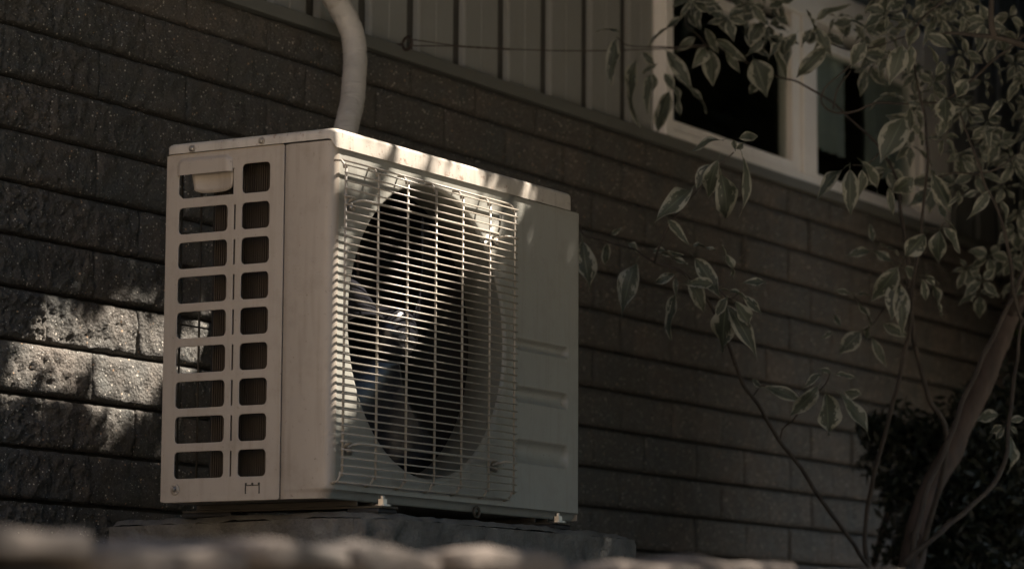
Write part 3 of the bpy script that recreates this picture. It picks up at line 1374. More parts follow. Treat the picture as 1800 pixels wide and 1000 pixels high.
def leaf(bx, by, tx, ty, wpx, D, parent=None, face=None):
    """a leaf whose base and tip are surveyed in the photograph, at distance D"""
    B = at(bx, by, D)
    L_ = math.hypot(tx-bx, ty-by)
    out = rnd.uniform(-.5, .6)
    real = L_/FPX*D
    T = at(tx, ty, D)+fw*(-real*out)
    ax = T-B
    ln = ax.length
    ax.normalize()
    wr = min(.66, wpx/L_*(1.0 if wpx/L_ > .3 else 1.15))
    key = min(WRS, key=lambda q: abs(q-wr))
    me = rnd.choice(LM[key])
    # normal roughly to the viewer, or turned
    nrm = -fw*1.0+up*rnd.uniform(-.1, .9)+rt*rnd.uniform(-.5, .5)
    if wpx/L_ < .3:
        nrm = -fw*.5+up*1.2+rt*rnd.uniform(-.4, .4)
    nrm = (nrm-ax*nrm.dot(ax)).normalized()
    yv = nrm.cross(ax).normalized()
    sc = ln*1.06
    wy = sc*max(.8, min(1.35, wr/key))
    m4 = Matrix(((ax.x*sc, yv.x*wy, nrm.x*sc, B.x), (ax.y*sc, yv.y*wy, nrm.y*sc, B.y), (ax.z*sc, yv.z*wy, nrm.z*sc, B.z), (0, 0, 0, 1)))
    if nleaf[0] >= 298:
        k = len(bulk['v'])
        bulk['v'] += [tuple(m4@v.co) for v in me.vertices]
        bulk['f'] += [tuple(i+k for i in p.vertices) for p in me.polygons]
        uvv = {}
        for lp, d_ in zip(me.loops, me.uv_layers[0].data):
            uvv[lp.vertex_index] = tuple(d_.uv)
        bulk['uv'] += [uvv[i] for i in range(len(me.vertices))]
        return
    o = bpy.data.objects.new('leaf', me)
    COL.objects.link(o)
    o.parent = parent or shrub
    o.matrix_local = m4
    nleaf[0] += 1
    return o


def stem(pts, r0_, r1_, m='twig', parent=None, name='stem', n=7, seg=8):
    """pts: (px, py, distance)"""
    c = smooth_curve([at(*q) for q in pts], n)
    c = [p+Vector((noise.noise(p*14), noise.noise(p*14+Vector((5, 0, 0))), noise.noise(p*14+Vector((0, 7, 0)))))*.006 for p in c]
    rr_ = [r0_+(r1_-r0_)*i/(len(c)-1) for i in range(len(c))]
    rr_ = [r*(1+.18*max(0, noise.noise(p*25))) for r, p in zip(rr_, c)]
    return MB().tube(c, rr_, seg).build(name, M[m], parent or shrub, True)


A, B_, C_ = 6.25, 6.7, 7.15
stems = [
    ([(1560, 1040, 6.75), (1520, 985, 6.7), (1440, 870, 6.6), (1370, 770, 6.5), (1318, 690, 6.4), (1280, 610, 6.32), (1256, 540, 6.3), (1212, 490, 6.28), (1150, 458, 6.25)], .0062, .003),
    ([(1152, 460, 6.25), (1160, 432, 6.22), (1195, 372, 6.2), (1238, 322, 6.2), (1262, 290, 6.2), (1289, 268, 6.2)], .0032, .0016),
    ([(1150, 458, 6.25), (1110, 440, 6.35), (1065, 425, 6.45), (1025, 412, 6.5), (1018, 395, 6.5)], .0022, .0013),
    ([(1530, 1010, 6.9), (1521, 960, 6.9), (1525, 890, 6.9), (1545, 800, 6.85), (1575, 690, 6.8), (1600, 560, 6.75), (1613, 470, 6.7), (1622, 380, 6.7), (1630, 300, 6.7), (1630, 230, 6.7), (1612, 150, 6.75), (1600, 85, 6.8)], .0072, .0028),
    ([(1600, 1040, 7.2), (1665, 785, 7.1), (1632, 700, 7.05), (1612, 620, 7.0), (1602, 540, 6.95), (1597, 460, 6.95), (1586, 380, 6.9), (1583, 330, 6.9)], .0085, .0045),
    ([(1600, 1000, 6.5), (1610, 940, 6.5), (1630, 860, 6.55), (1662, 790, 6.6), (1695, 700, 6.65), (1735, 610, 6.7), (1768, 545, 6.7), (1800, 480, 6.7), (1850, 380, 6.7)], .0085, .005),
    ([(1590, 990, 6.35), (1640, 945, 6.35), (1705, 890, 6.4), (1760, 825, 6.45), (1775, 740, 6.5), (1788, 620, 6.6), (1800, 560, 6.6)], .0078, .0035),
    ([(1830, 620, 6.7), (1790, 540, 6.65), (1775, 450, 6.6), (1752, 370, 6.6), (1730, 320, 6.6), (1712, 265, 6.6), (1690, 200, 6.6)], .006, .0025),
    ([(1850, 100, 6.5), (1800, 82, 6.5), (1745, 66, 6.5), (1700, 60, 6.5), (1660, 58, 6.5)], .009, .0035),
    ([(1748, 66, 6.5), (1742, 30, 6.5), (1746, -20, 6.5)], .009, .007),
    ([(1800, 60, 6.9), (1760, 95, 6.9), (1700, 145, 6.9), (1655, 178, 6.85), (1590, 182, 6.8), (1540, 183, 6.8), (1500, 195, 6.8), (1465, 197, 6.8), (1446, 180, 6.8), (1452, 155, 6.8), (1480, 128, 6.8), (1515, 100, 6.8)], .0036, .002),
    ([(1462, 192, 6.82), (1475, 155, 6.82), (1495, 125, 6.82)], .0028, .002),
    ([(1585, 330, 6.9), (1545, 260, 7.0), (1500, 215, 7.05), (1455, 175, 7.1), (1405, 148, 7.15), (1370, 138, 7.2), (1320, 112, 7.2), (1270, 88, 7.25), (1240, 80, 7.25)], .0036, .0018),
    ([(1240, 80, 7.25), (1190, 84, 7.25), (1140, 84, 7.2), (1100, 78, 7.2), (1085, 66, 7.2)], .0022, .0013),
    ([(1240, 80, 7.25), (1225, 60, 7.25), (1205, 40, 7.25), (1215, 5, 7.25)], .002, .0014),
    ([(1570, 235, 6.6), (1530, 285, 6.6), (1500, 290, 6.55)], .002, .0016),
    ([(1630, 318, 6.7), (1680, 305, 6.65), (1740, 300, 6.6), (1800, 262, 6.6)], .0024, .0018),
    ([(1372, 775, 6.5), (1378, 750, 6.5), (1398, 735, 6.48), (1425, 700, 6.45), (1450, 672, 6.42), (1458, 655, 6.42)], .0022, .0016),
    ([(1323, 698, 6.42), (1330, 690, 6.42), (1340, 678, 6.42), (1352, 680, 6.42)], .0022, .0016),
    ([(1607, 520, 6.75), (1590, 500, 6.7), (1578, 470, 6.7)], .002, .0016),
    ([(1612, 500, 6.7), (1560, 540, 6.85), (1530, 575, 6.9), (1505, 585, 6.9), (1480, 578, 6.9)], .0018, .0014),
    ([(1530, 575, 6.9), (1520, 540, 6.9), (1500, 518, 6.9)], .0016, .0012),
    ([(1625, 400, 6.7), (1650, 402, 6.68), (1662, 390, 6.66)], .0018, .0014),
    ([(1590, 470, 7.0), (1560, 455, 7.0), (1535, 440, 7.0)], .0018, .0012),
    ([(1776, 750, 6.5), (1770, 745, 6.5), (1760, 742, 6.5)], .0018, .0014),
    ([(1430, 60, 6.9), (1460, 75, 6.9), (1500, 90, 6.9), (1560, 75, 6.85), (1600, 60, 6.8)], .0018, .0018),
    ([(1240, 480, 6.28), (1262, 510, 6.25), (1285, 525, 6.2), (1300, 515, 6.2)], .0018, .0014),
    ([(1600, 60, 6.8), (1640, 20, 6.8), (1680, -20, 6.8)], .003, .0025),
]
for pts, ra, rb in stems:
    stem(pts, ra*.85, rb*.85)

LV = [
    # (base x, y, tip x, y, width px, distance)
    (1216, 331, 1151, 383, 28, 6.2), (1262, 282, 1236, 352, 26, 6.15), (1268, 308, 1297, 405, 38, 6.15), (1252, 288, 1222, 326, 26, 6.22),
    (1305, 277, 1334, 372, 22, 6.2), (1272, 246, 1204, 248, 20, 6.2), (1300, 243, 1342, 233, 17, 6.2), (1290, 245, 1291, 266, 10, 6.2),
    (1294, 262, 1312, 250, 10, 6.2), (1174, 386, 1206, 424, 16, 6.2), (1219, 431, 1257, 436, 11, 6.2), (1288, 484, 1273, 432, 14, 6.2),
    (1306, 498, 1351, 491, 14, 6.2), (1150, 440, 1208, 460, 18, 6.25), (1165, 448, 1205, 442, 13, 6.25), (1222, 455, 1266, 512, 26, 6.25),
    (1252, 500, 1208, 492, 18, 6.22), (1186, 482, 1145, 497, 16, 6.25), (1024, 425, 1034, 508, 34, 6.5), (1068, 428, 1062, 468, 14, 6.45),
    (1118, 462, 1084, 533, 32, 6.35), (1075, 412, 1092, 402, 9, 6.45), (1105, 428, 1122, 438, 14, 6.4), (1211, 492, 1250, 548, 28, 6.25),
    (1189, 518, 1163, 592, 22, 6.3), (1188, 488, 1186, 520, 8, 6.28), (1278, 522, 1256, 558, 16, 6.2), (1277, 535, 1263, 625, 38, 6.2),
    (1280, 540, 1334, 610, 28, 6.2), (1290, 530, 1330, 580, 24, 6.15), (1305, 520, 1342, 550, 16, 6.2), (1268, 510, 1315, 513, 14, 6.15),
    (1345, 682, 1410, 690, 22, 6.42), (1338, 682, 1320, 664, 9, 6.42), (1450, 655, 1405, 672, 12, 6.4), (1437, 680, 1396, 736, 28, 6.4),
    (1452, 692, 1461, 764, 46, 6.38), (1475, 692, 1533, 753, 22, 6.4), (1485, 688, 1522, 700, 20, 6.42), (1470, 657, 1504, 663, 11, 6.42),
    (1462, 655, 1440, 645, 9, 6.42), (1512, 583, 1478, 619, 28, 6.9), (1533, 595, 1557, 642, 16, 6.9), (1530, 572, 1516, 600, 14, 6.9),
    (1477, 573, 1465, 546, 10, 6.9), (1468, 583, 1441, 591, 9, 6.9), (1552, 570, 1592, 592, 18, 6.85), (1500, 520, 1536, 562, 10, 6.9),
    (1494, 517, 1470, 507, 10, 6.9), (1500, 516, 1530, 515, 9, 6.9), (1578, 470, 1537, 535, 34, 6.7), (1580, 495, 1560, 552, 32, 6.72),
    (1582, 500, 1585, 575, 22, 6.72), (1632, 490, 1664, 550, 20, 6.7), (1620, 490, 1633, 533, 14, 6.7), (1590, 470, 1618, 490, 20, 6.7),
    (1620, 485, 1652, 490, 9, 6.7), (1625, 412, 1592, 452, 38, 6.6), (1652, 406, 1645, 465, 30, 6.62), (1660, 400, 1693, 441, 20, 6.65),
    (1661, 383, 1655, 356, 15, 6.65), (1662, 388, 1688, 403, 8, 6.65), (1638, 305, 1677, 378, 26, 6.65), (1484, 296, 1425, 331, 20, 6.55),
    (1494, 298, 1492, 372, 28, 6.52), (1516, 300, 1515, 378, 24, 6.52), (1515, 285, 1565, 330, 22, 6.55), (1605, 312, 1571, 345, 36, 6.55),
    (1563, 330, 1568, 380, 11, 6.6), (1535, 425, 1530, 392, 9, 7.0), (1545, 430, 1584, 438, 9, 7.0), (1532, 442, 1490, 442, 15, 7.0),
    (1535, 440, 1572, 462, 16, 7.0), (1588, 208, 1548, 280, 42, 6.55), (1720, 338, 1665, 348, 11, 6.6), (1740, 335, 1712, 380, 18, 6.6),
    (1760, 352, 1781, 415, 18, 6.6), (1452, 85, 1400, 133, 26, 6.75), (1585, 80, 1569, 142, 32, 6.7), (1522, 75, 1492, 112, 28, 6.7),
    (1602, 80, 1597, 127, 17, 6.7), (1590, 38, 1525, 18, 15, 6.75), (1570, 45, 1532, 50, 24, 6.75), (1634, 55, 1699, 62, 16, 6.7),
    (1630, 62, 1671, 83, 20, 6.7), (1632, 82, 1663, 113, 12, 6.7), (1655, 108, 1650, 136, 15, 6.7), (1662, 170, 1664, 218, 34, 6.6),
    (1590, 178, 1555, 157, 10, 6.75), (1575, 165, 1522, 172, 9, 6.8), (1595, 180, 1625, 186, 10, 6.75), (1598, 190, 1604, 232, 15, 6.7),
    (1612, 195, 1626, 252, 15, 6.7), (1672, 205, 1645, 246, 15, 6.65), (1722, 234, 1764, 222, 13, 6.6), (1700, 140, 1680, 172, 24, 6.6),
    (1523, 50, 1490, 20, 9, 6.7), (1432, 55, 1420, 20, 9, 6.85), (1435, 35, 1480, 3, 18, 6.85), (1434, 52, 1460, 92, 18, 6.85),
    (1425, 52, 1408, 77, 11, 6.85), (1690, 68, 1725, 120, 9, 6.7), (1748, 110, 1770, 142, 11, 6.7), (1762, 175, 1738, 202, 11, 6.7),
    (1762, 175, 1798, 192, 11, 6.7), (1085, 70, 1058, 112, 14, 7.15), (1082, 75, 1070, 144, 20, 7.15), (1088, 58, 1058, 40, 10, 7.15),
    (1120, 108, 1080, 203, 28, 7.15), (1200, 32, 1136, 70, 18, 7.25), (1172, 92, 1217, 148, 22, 7.25), (1193, 144, 1254, 180, 18, 7.25),
    (1177, 162, 1152, 230, 26, 7.2), (1186, 153, 1197, 202, 14, 7.25), (1144, 132, 1130, 190, 14, 7.2), (1147, 130, 1152, 162, 15, 7.2),
    (1168, 130, 1186, 158, 17, 7.2), (1130, 92, 1150, 116, 14, 7.2), (1232, 55, 1208, 15, 16, 7.25), (1240, 85, 1225, 116, 22, 7.2),
    (1248, 88, 1254, 152, 30, 7.2), (1258, 70, 1311, 109, 20, 7.2), (1275, 90, 1303, 127, 15, 7.2), (1240, 50, 1262, 94, 16, 7.2),
    (1325, 105, 1350, 167, 44, 7.1), (1330, 140, 1322, 170, 17, 7.15), (1340, 40, 1318, 72, 28, 7.15), (1322, 10, 1342, 42, 15, 7.1),
    (1350, 68, 1396, 127, 16, 7.1), (1262, 25, 1290, 67, 22, 7.2), (1222, 66, 1190, 88, 16, 7.25), (1755, 728, 1715, 732, 24, 6.5),
    (1762, 748, 1738, 762, 13, 6.5), (1775, 768, 1778, 822, 22, 6.5), (1775, 750, 1790, 760, 9, 6.5), (1775, 740, 1802, 732, 14, 6.5),
    (1765, 750, 1750, 774, 11, 6.5), (1560, 20, 1590, -5, 22, 6.8), (1400, 60, 1376, 92, 20, 7.0), (1385, 45, 1362, 20, 15, 7.0),
    (1376, 70, 1384, 112, 20, 7.1), (1345, 70, 1312, 95, 18, 7.1), (1290, 40, 1330, 25, 16, 7.2), (1270, 20, 1235, 5, 16, 7.2),
    (1310, 60, 1345, 100, 18, 7.2), (1215, 10, 1250, -8, 14, 7.2), (1130, 130, 1148, 110, 10, 7.2),
]
for q in LV:
    leaf(*q)
# whorls of younger leaves filling the dense crown on the right
rr2 = random.Random(21)
centres = [(1560, 60, 6.9), (1610, 35, 6.8), (1650, 30, 6.85), (1690, 25, 6.8), (1735, 40, 6.8), (1775, 30, 7.0), (1500, 40, 7.0), (1470, 30, 7.1), (1545, 110, 7.0),
           (1690, 95, 6.9), (1610, 130, 7.0), (1640, 160, 6.95), (1700, 190, 6.8), (1735, 215, 6.8), (1760, 250, 6.9), (1780, 290, 7.1), (1660, 240, 6.9), (1600, 255, 7.0),
           (1690, 270, 7.0), (1715, 305, 6.9), (1765, 330, 7.0), (1790, 370, 7.2), (1740, 450, 7.2), (1775, 455, 7.3), (1795, 490, 7.3), (1700, 470, 7.3), (1795, 140, 7.0),
           (1640, 330, 6.9), (1560, 300, 7.0), (1760, 60, 7.2), (1600, 215, 6.9), (1730, 140, 7.1)]
centres += [(rr2.uniform(1480, 1820), rr2.uniform(-10, 130), rr2.uniform(6.7, 7.4)) for _ in range(17)]
centres += [(rr2.uniform(1600, 1820), rr2.uniform(100, 330), rr2.uniform(6.9, 7.5)) for _ in range(20)]
centres += [(rr2.uniform(1690, 1820), rr2.uniform(400, 520), rr2.uniform(7.1, 7.5)) for _ in range(7)]
centres += [(rr2.uniform(1190, 1460), rr2.uniform(-5, 70), rr2.uniform(7.0, 7.35)) for _ in range(9)]
for cx, cy, D in centres:
    m_ = rr2.choice((4, 5, 5, 6))
    a0 = rr2.uniform(0, 6)
    for k in range(m_):
        a = a0+2*pi*k/m_+rr2.uniform(-.4, .4)
        L_ = rr2.uniform(26, 52)*(.85 if D > 7 else 1)
        dx, dy = cos(a)*L_, sin(a)*L_*.75+rr2.uniform(4, 18)
        if True:
            leaf(cx+dx*.12, cy+dy*.12, cx+dx, cy+dy, L_*rr2.uniform(.2, .55), D+rr2.uniform(-.05, .05))
lo_ = link_mesh('foliage', bulk['v'], bulk['f'], M['leaf'], shrub, True, bulk['uv'])
lo_['kind'] = 'stuff'
place(shrub, at(1560, 1060, 6.8))
for o in shrub.children:
    if o.name.startswith('leaf'):
        o.matrix_parent_inverse = Matrix.Translation(-shrub.location)

# ------------------------------------------------------------------ tree trunk on the right
tree = thing('garden_tree', 'leaning brown tree trunk behind the thin stems at the right edge', 'tree')
stem([(1570, 1120, 7.2), (1600, 1000, 7.2), (1618, 900, 7.2), (1668, 800, 7.25), (1722, 690, 7.3), (1762, 590, 7.35), (1795, 500, 7.4), (1850, 330, 7.5), (1890, 200, 7.5)],
     .029, .019, 'trunk', tree, 'trunk', 8, 16)
stem([(1780, 545, 7.35), (1830, 470, 7.2), (1890, 400, 7.1)], .016, .01, 'trunk', tree, 'limb')
MB().tube([at(1607, 942, 7.16), at(1604, 948, 7.10)], [.012, .009], 10).build('branch_stub', M['twig'], tree, True)
place(tree, at(1570, 1120, 7.2))


# ------------------------------------------------------------------ dark evergreen shrub, bottom right
def leaf_cloud(name, m, parent, pts, size, rs, flat=.0):
    """many small bent leaf faces, one mesh"""
    n_ = len(pts)
    P = np.array(pts, dtype=np.float32)
    g_ = np.random.default_rng(rs)
    d1 = g_.normal(size=(n_, 3))
    d1 /= np.linalg.norm(d1, axis=1)[:, None]
    d2 = g_.normal(size=(n_, 3))
    d2[:, 2] *= (1-flat)
    d2 -= d1*(d1*d2).sum(1)[:, None]
    d2 /= np.linalg.norm(d2, axis=1)[:, None]
    nn = np.cross(d1, d2)
    s_ = (size*g_.uniform(.65, 1.3, n_))[:, None]
    V = np.stack([P-d1*s_, P+d2*s_*.36-nn*s_*.1, P-d2*s_*.36-nn*s_*.1, P+d1*s_-nn*s_*.3, P+nn*s_*.06], 1).reshape(-1, 3)
    k = np.arange(n_)*5
    F = np.concatenate([np.stack([k, k+1, k+4], 1), np.stack([k, k+4, k+2], 1), np.stack([k+1, k+3, k+4], 1), np.stack([k+2, k+4, k+3], 1)])
    me_ = bpy.data.meshes.new(name)
    me_.vertices.add(len(V))
    me_.vertices.foreach_set('co', V.astype(np.float32).ravel())
    me_.loops.add(len(F)*3)
    me_.loops.foreach_set('vertex_index', F.astype(np.int32).ravel())
    me_.polygons.add(len(F))
    me_.polygons.foreach_set('loop_start', np.arange(len(F), dtype=np.int32)*3)
    me_.update(calc_edges=True)
    me_.materials.append(m)
    o = bpy.data.objects.new(name, me_)
    COL.objects.link(o)
    if parent:
        o.parent = parent
    o['kind'] = 'stuff'
    return o


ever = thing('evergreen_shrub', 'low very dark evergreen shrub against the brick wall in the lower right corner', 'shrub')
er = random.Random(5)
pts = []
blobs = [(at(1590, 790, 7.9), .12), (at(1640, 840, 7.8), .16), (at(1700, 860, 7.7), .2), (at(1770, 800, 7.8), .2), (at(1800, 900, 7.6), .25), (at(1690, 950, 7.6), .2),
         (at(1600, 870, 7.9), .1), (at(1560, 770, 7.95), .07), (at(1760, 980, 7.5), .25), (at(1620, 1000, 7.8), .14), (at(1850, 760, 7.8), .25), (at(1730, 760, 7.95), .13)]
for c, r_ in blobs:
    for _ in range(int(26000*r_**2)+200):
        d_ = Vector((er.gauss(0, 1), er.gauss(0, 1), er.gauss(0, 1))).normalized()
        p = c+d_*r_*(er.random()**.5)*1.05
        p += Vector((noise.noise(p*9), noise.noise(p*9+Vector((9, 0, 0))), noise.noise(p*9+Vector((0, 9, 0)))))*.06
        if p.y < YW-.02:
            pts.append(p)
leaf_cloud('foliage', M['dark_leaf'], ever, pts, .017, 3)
for k in range(7):
    q = blobs[k][0]
    base_ = Vector((blobs[3][0].x-.1+.03*k, .55, -.36))
    MB().tube(smooth_curve([base_, (base_+q)/2+Vector((0, 0, -.05)), q], 5), [.009]*10+[.006], 6).build('branch', M['twig'], ever, True)
place(ever, (blobs[3][0].x, .55, -.36))

# ================================================================== LOW STONE WALL IN FRONT
low = thing('garden_wall', 'blurred low wall of rough stone blocks along the bottom edge of the picture', 'garden wall')
sr = random.Random(11)
YL = -1.5


def stone(x0, x1, y0, y1, z0, z1, amp, name='stone'):
    bm = bmesh.new()
    bmesh.ops.create_cube(bm, size=1)
    bmesh.ops.subdivide_edges(bm, edges=bm.edges[:], cuts=7, use_grid_fill=True)
    sd_ = sr.random()*100
    dx, dy, dz = x1-x0, y1-y0, z1-z0
    for v in bm.verts:
        c = v.co*2
        # superellipsoid rounding of the arrises
        q = Vector((abs(c.x)**8+abs(c.y)**8+abs(c.z)**8, 0, 0)).x**(1/8)
        c = c/q if q > 1 else c
        p = Vector(((x0+x1)/2+c.x*dx/2, (y0+y1)/2+c.y*dy/2, (z0+z1)/2+c.z*dz/2))
        nrm_ = Vector((c.x/dx, c.y/dy, c.z/dz)).normalized()
        h = noise.fractal(p*14+Vector((sd_, 0, 0)), .8, 2.1, 4)
        v.co = p+nrm_*h*amp
    me_ = bpy.data.meshes.new(name)
    bm.to_mesh(me_)
    bm.free()
    me_.polygons.foreach_set('use_smooth', [True]*len(me_.polygons))
    me_.materials.append(M['stone'])
    o = bpy.data.objects.new(name, me_)
    COL.objects.link(o)
    o.parent = low
    return o


x = -3.2
while x < .9:           # cap stones, uneven
    L_ = sr.uniform(.07, .2)
    zt_ = -.2+.026*sstep(-2.8, -.8, x)+sr.uniform(-.006, .006)
    stone(x, x+L_-.006, YL-.006-sr.uniform(0, .012), YL+.16, zt_-.02, zt_, .0065, 'cap_stone')
    x += L_
for row in range(4):
    x = -3.3+row*.1
    while x < .9:
        L_ = sr.uniform(.2, .36)
        zt_ = -.2205-row*.13
        stone(x, x+L_-.01, YL+sr.uniform(0, .02), YL+.17, zt_-.124, zt_, .009)
        x += L_
MB().box(-3.4, 1.0, YL+.1, YL+.15, -1.25, -.2).build('core', M['mortar'], low)
place(low, (-1.2, YL+.08, -1.25))

# ================================================================== SURROUNDINGS OUTSIDE THE FRAME
# unseen house added so its sunlit wall throws warm light on the unit's left side
nb = thing('reflector_house', 'unseen cream rendered house added behind and left of the camera to bounce warm light', 'house')
MB().box(-17, -10.5, -9, 7, -1.25, 4.2).build('wall', M['render_wall'], nb)
b_ = MB()
b_.add([(-17.5, -9.5, 4.2), (-10, -9.5, 4.2), (-10, 7.5, 4.2), (-17.5, 7.5, 4.2), (-13.75, -9.5, 6.2), (-13.75, 7.5, 6.2)],
       [(0, 1, 4), (1, 2, 5, 4), (2, 3, 5), (3, 0, 4, 5), (0, 3, 2, 1)])
b_.build('roof', M['roof'], nb)
place(nb, (-13.75, -1, -1.25))

# ---- shade tree between the sun and the unit: gaps cut in the crown aim the flecks of sun
A1 = SUN.cross(Vector((0, 0, 1))).normalized()
A2 = A1.cross(SUN).normalized()


def ab(P):
    return P.dot(A1), P.dot(A2)


gaps = []


def gap(P, r_, r2=None):
    a, b = ab(P)
    gaps.append((a, b, r_, r2 or r_))


for q in ((90, 570, .035), (60, 590, .03), (120, 560, .035), (150, 570, .03), (200, 545, .035), (240, 548, .04), (275, 560, .04), (285, 590, .04), (225, 590, .04), (30, 612, .025), (60, 625, .025), (100, 615, .02), (130, 625, .02), (200, 640, .04), (235, 645, .045), (265, 650, .04), (215, 680, .03), (280, 620, .04), (330, 590, .05), (180, 670, .025), (190, 590, .03), (90, 650, .02), (345, 560, .04)):
    gap(on_y(q[0], q[1]+24, YW), q[2]*.58)
for q in ((590, 245, .03), (612, 255, .03), (640, 262, .02), (655, 285, .02), (672, 262, .012), (710, 280, .02), (735, 290, .02), (770, 300, .022), (800, 310, .022), (830, 330, .022), (860, 345, .015), (925, 343, .013), (700, 300, .02), (760, 318, .02), (560, 236, .02)):
    gap(on_y(q[0], q[1], -.003), q[2]*.72)
for q in ((590, 470, .014), (595, 455, .012), (592, 530, .016), (590, 600, .02), (592, 640, .022), (588, 670, .014)):
    gap(on_y(q[0], q[1], REC), q[2])
for q in ((640, 610, .03), (665, 570, .035), (700, 540, .035), (725, 510, .03), (640, 640, .02), (760, 500, .03), (790, 470, .025), (760, 440, .018), (700, 345, .012), (690, 330, .012),
          (830, 370, .03), (855, 400, .03), (870, 430, .022), (820, 440, .02), (800, 350, .02), (850, 450, .02), (735, 545, .03), (720, 580, .025)):
    gap(on_y(q[0], q[1], -.01), q[2])
for q in ((15, 920, .018), (20, 970, .016), (130, 930, .01), (255, 932, .014), (345, 934, .022), (480, 945, .016), (560, 950, .02), (600, 940, .03), (700, 930, .022), (760, 935, .03), (800, 940, .024), (640, 950, .02), (655, 985, .02),
          (760, 975, .03), (820, 975, .035), (850, 990, .03), (1090, 975, .028), (1130, 975, .035), (1180, 985, .03), (1270, 985, .016), (1310, 985, .015), (1360, 985, .013), (1400, 990, .02), (1440, 990, .016), (1470, 990, .02), (1560, 995, .014)):
    gap(on_y(q[0], q[1], YL), q[2]*.42)
GA = np.array(gaps)
corners = [Vector((x, y, z)) for x in (-1.6, 2.35) for y in (-.15, YW) for z in (-.4, 1.6)]
corners += [Vector((x, YL-.05, z)) for x in (-3.2, .6) for z in (-.6, -.1)]
ca = [ab(c) for c in corners]
a0, a1 = min(c[0] for c in ca)-.3, max(c[0] for c in ca)+.3
b0, b1 = min(c[1] for c in ca)-.3, max(c[1] for c in ca)+.5
g_ = np.random.default_rng(4)
A1n, A2n, Sn = np.array(A1), np.array(A2), np.array(SUN)


def crown_set(density, lo, hi, seed_):
    """leaf positions whose distance to the nearest gap lies between lo and hi"""
    gg = np.random.default_rng(seed_)
    n_ = int((a1-a0)*(b1-b0)*density)
    aa, bb, tt = gg.uniform(a0, a1, n_), gg.uniform(b0, b1, n_), gg.uniform(2.2, 3.4, n_)
    ph_ = 18
    ec = np.sin(aa*31+np.sin(bb*27)*2)*.5+np.sin(bb*43+aa*17)*.5
    dm = np.full(n_, 9.)
    for ga, gb, r1_, r2_ in GA:
        dm = np.minimum(dm, np.hypot(aa-ga, bb-gb)-r1_*(1+.35*ec))
    k_ = (dm > lo) & (dm < hi)
    P_ = aa[k_, None]*A1n+bb[k_, None]*A2n+tt[k_, None]*Sn
    rel = P_-np.array(CAM)
    z_ = rel@np.array(fw)
    u_ = 900+FPX*(rel@np.array(rt))/z_
    v_ = 500-FPX*(rel@np.array(up))/z_
    return P_[~((z_ > 0) & (u_ > -60) & (u_ < 1860) & (v_ > -60) & (v_ < 1060))]


Pc = crown_set(2900, .085, 9, 1)
Ps = crown_set(15000, .014, .12, 2)
shade = thing('shade_tree', 'broad leafy tree outside the frame whose crown shades the unit and the wall', 'tree')
leaf_cloud('crown', M['crown'], shade, Pc, .09, 9)
leaf_cloud('gap_edge_leaves', M['crown'], shade, Ps, .028, 10)  # small leaves trimming the gap edges to shape the sun flecks
cen = Vector(Pc.mean(0))
tb = Vector((cen.x+1.5, cen.y-1.2, -1.25))
stem_pts = smooth_curve([tb, tb+Vector((.1, .05, 1.4)), (tb+cen)/2+Vector((.4, -.2, .9)), cen+SUN*1.2], 6)
MB().tube(stem_pts, [.16-.1*i/(len(stem_pts)-1) for i in range(len(stem_pts))], 12).build('trunk', M['trunk'], shade, True)
place(shade, tb)

# a taller unseen tree added to keep sun and sky light off the right of the wall
fcor = [ab(Vector((x, y, z))) for x in (1.35, 9.5) for y in (-.3, YW) for z in (-.6, 3.4)]
fa0, fa1 = min(c[0] for c in fcor)-.2, max(c[0] for c in fcor)+.2
fb0, fb1 = min(c[1] for c in fcor)-.2, max(c[1] for c in fcor)+.2
# edge of the shaded zone: exclude rays that would reach the unit itself (it has its own dappled shade)
gg = np.random.default_rng(31)
nf_ = int((fa1-fa0)*(fb1-fb0)*1500)
fa, fb, ft = gg.uniform(fa0, fa1, nf_), gg.uniform(fb0, fb1, nf_), gg.uniform(3.9, 5.8, nf_)
Pf = fa[:, None]*A1n+fb[:, None]*A2n
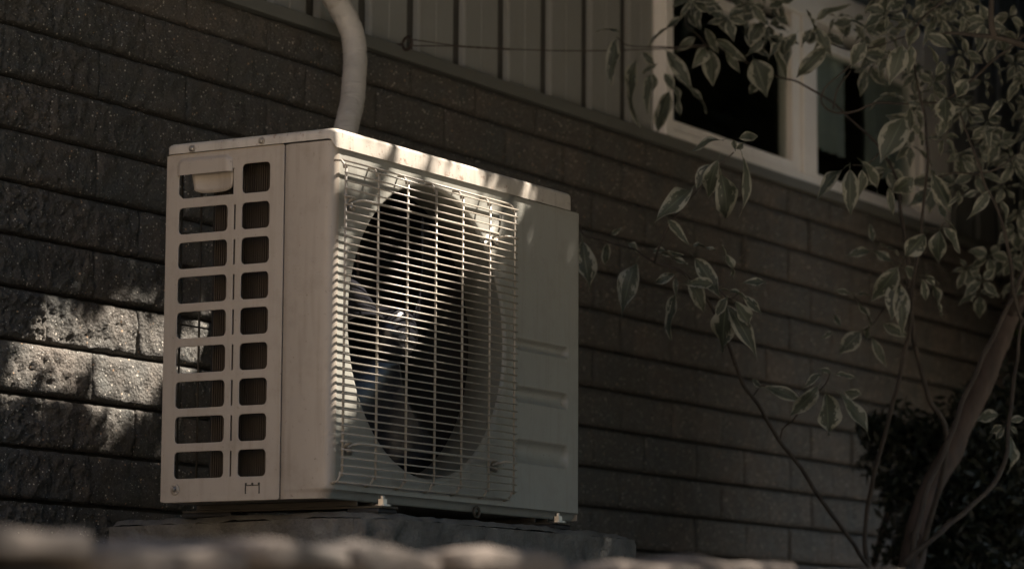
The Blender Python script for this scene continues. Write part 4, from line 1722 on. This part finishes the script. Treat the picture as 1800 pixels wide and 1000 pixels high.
# where each of these rays meets the plane of the wall
tw = (YW-Pf[:, 1])/Sn[1]
xw = Pf[:, 0]+tw*Sn[0]
zw = Pf[:, 2]+tw*Sn[2]
ft = np.where((xw > 3.4) & (zw < .9), ft-1.5, ft)
Pq = Pf+ft[:, None]*Sn-np.array(CAM)
z_ = Pq@np.array(fw)
u_ = 900+FPX*(Pq@np.array(rt))/z_
v_ = 500-FPX*(Pq@np.array(up))/z_
inview = (z_ > 0) & (u_ > -60) & (u_ < 1860) & (v_ > -60) & (v_ < 1060)
kf = ~inview & (xw > 1.15+.25*np.sin(zw*3)) & (xw < 9.5) & (zw > -.9) & (zw < 3.6)
Pf = Pf[kf]+ft[kf, None]*Sn
far = thing('sun_screen_tree', 'tall unseen tree added outside the frame on the right to shade the window and wall', 'tree')
leaf_cloud('crown', M['crown'], far, Pf, .15, 15)
cen2 = Vector(Pf.mean(0))
tb2 = Vector((cen2.x+1, cen2.y-1, -1.25))
sp2 = smooth_curve([tb2, tb2+Vector((.2, 0, 4)), cen2], 6)
MB().tube(sp2, [.3-.2*i/(len(sp2)-1) for i in range(len(sp2))], 12).build('trunk', M['trunk'], far, True)
place(far, tb2)

# unseen hedge added across the path, in front of the house: dims light from the front
hedge = thing('hedge', 'unseen clipped hedge added behind the camera to dim light from the front', 'hedge')
pts = []
hr = random.Random(8)
for _ in range(15000):
    x = hr.uniform(-5, 12)
    z = hr.uniform(-1.25, .3)
    pts.append((x, -6.4+.18*noise.noise(Vector((x*2, 0, z*2)))+hr.uniform(-.12, .12), z))
leaf_cloud('foliage', M['crown'], hedge, pts, .06, 12)
MB().box(-5, 12, -6.9, -6.5, -1.25, .2).build('solid_core', M['dark_leaf'], hedge)  # solid dark box inside the leaves, stops light passing through
place(hedge, (3.5, -6.6, -1.25))

# row of dense conifers to the right front: mirrored in the panes, lengthened and raised to block sky light
row = thing('conifer_row', 'dense row of tall conifers to the right, outside the frame, mirrored in the window and lengthened to block sky light', 'hedge')
pts = []
for _ in range(36000):
    t = hr.random()
    z = -1.25+6.8*hr.random()
    wob = .5*noise.noise(Vector((t*14, 0, z*.8)))
    ztop = 4.3+1.2*noise.noise(Vector((t*11, 4, 0)))
    if z > ztop:
        continue
    pts.append((6.75+5.9*t+wob*.5-.25+hr.uniform(-.1, .15), .75-11.4*t+wob*.6, z))
leaf_cloud('foliage', M['crown'], row, pts, .1, 14)
b_ = MB()
b_.add([(7.1, .7, -1.25), (13, -10.5, -1.25), (13.8, -10.1, -1.25), (7.9, .7, -1.25), (7.1, .7, 3.8), (13, -10.5, 3.8), (13.8, -10.1, 3.8), (7.9, .7, 3.8)],
       [(0, 1, 5, 4), (1, 2, 6, 5), (2, 3, 7, 6), (3, 0, 4, 7), (4, 5, 6, 7)])
b_.build('solid_core', M['dark_leaf'], row)  # opaque dark block behind the leaf surface
place(row, (10, -6, -1.25))
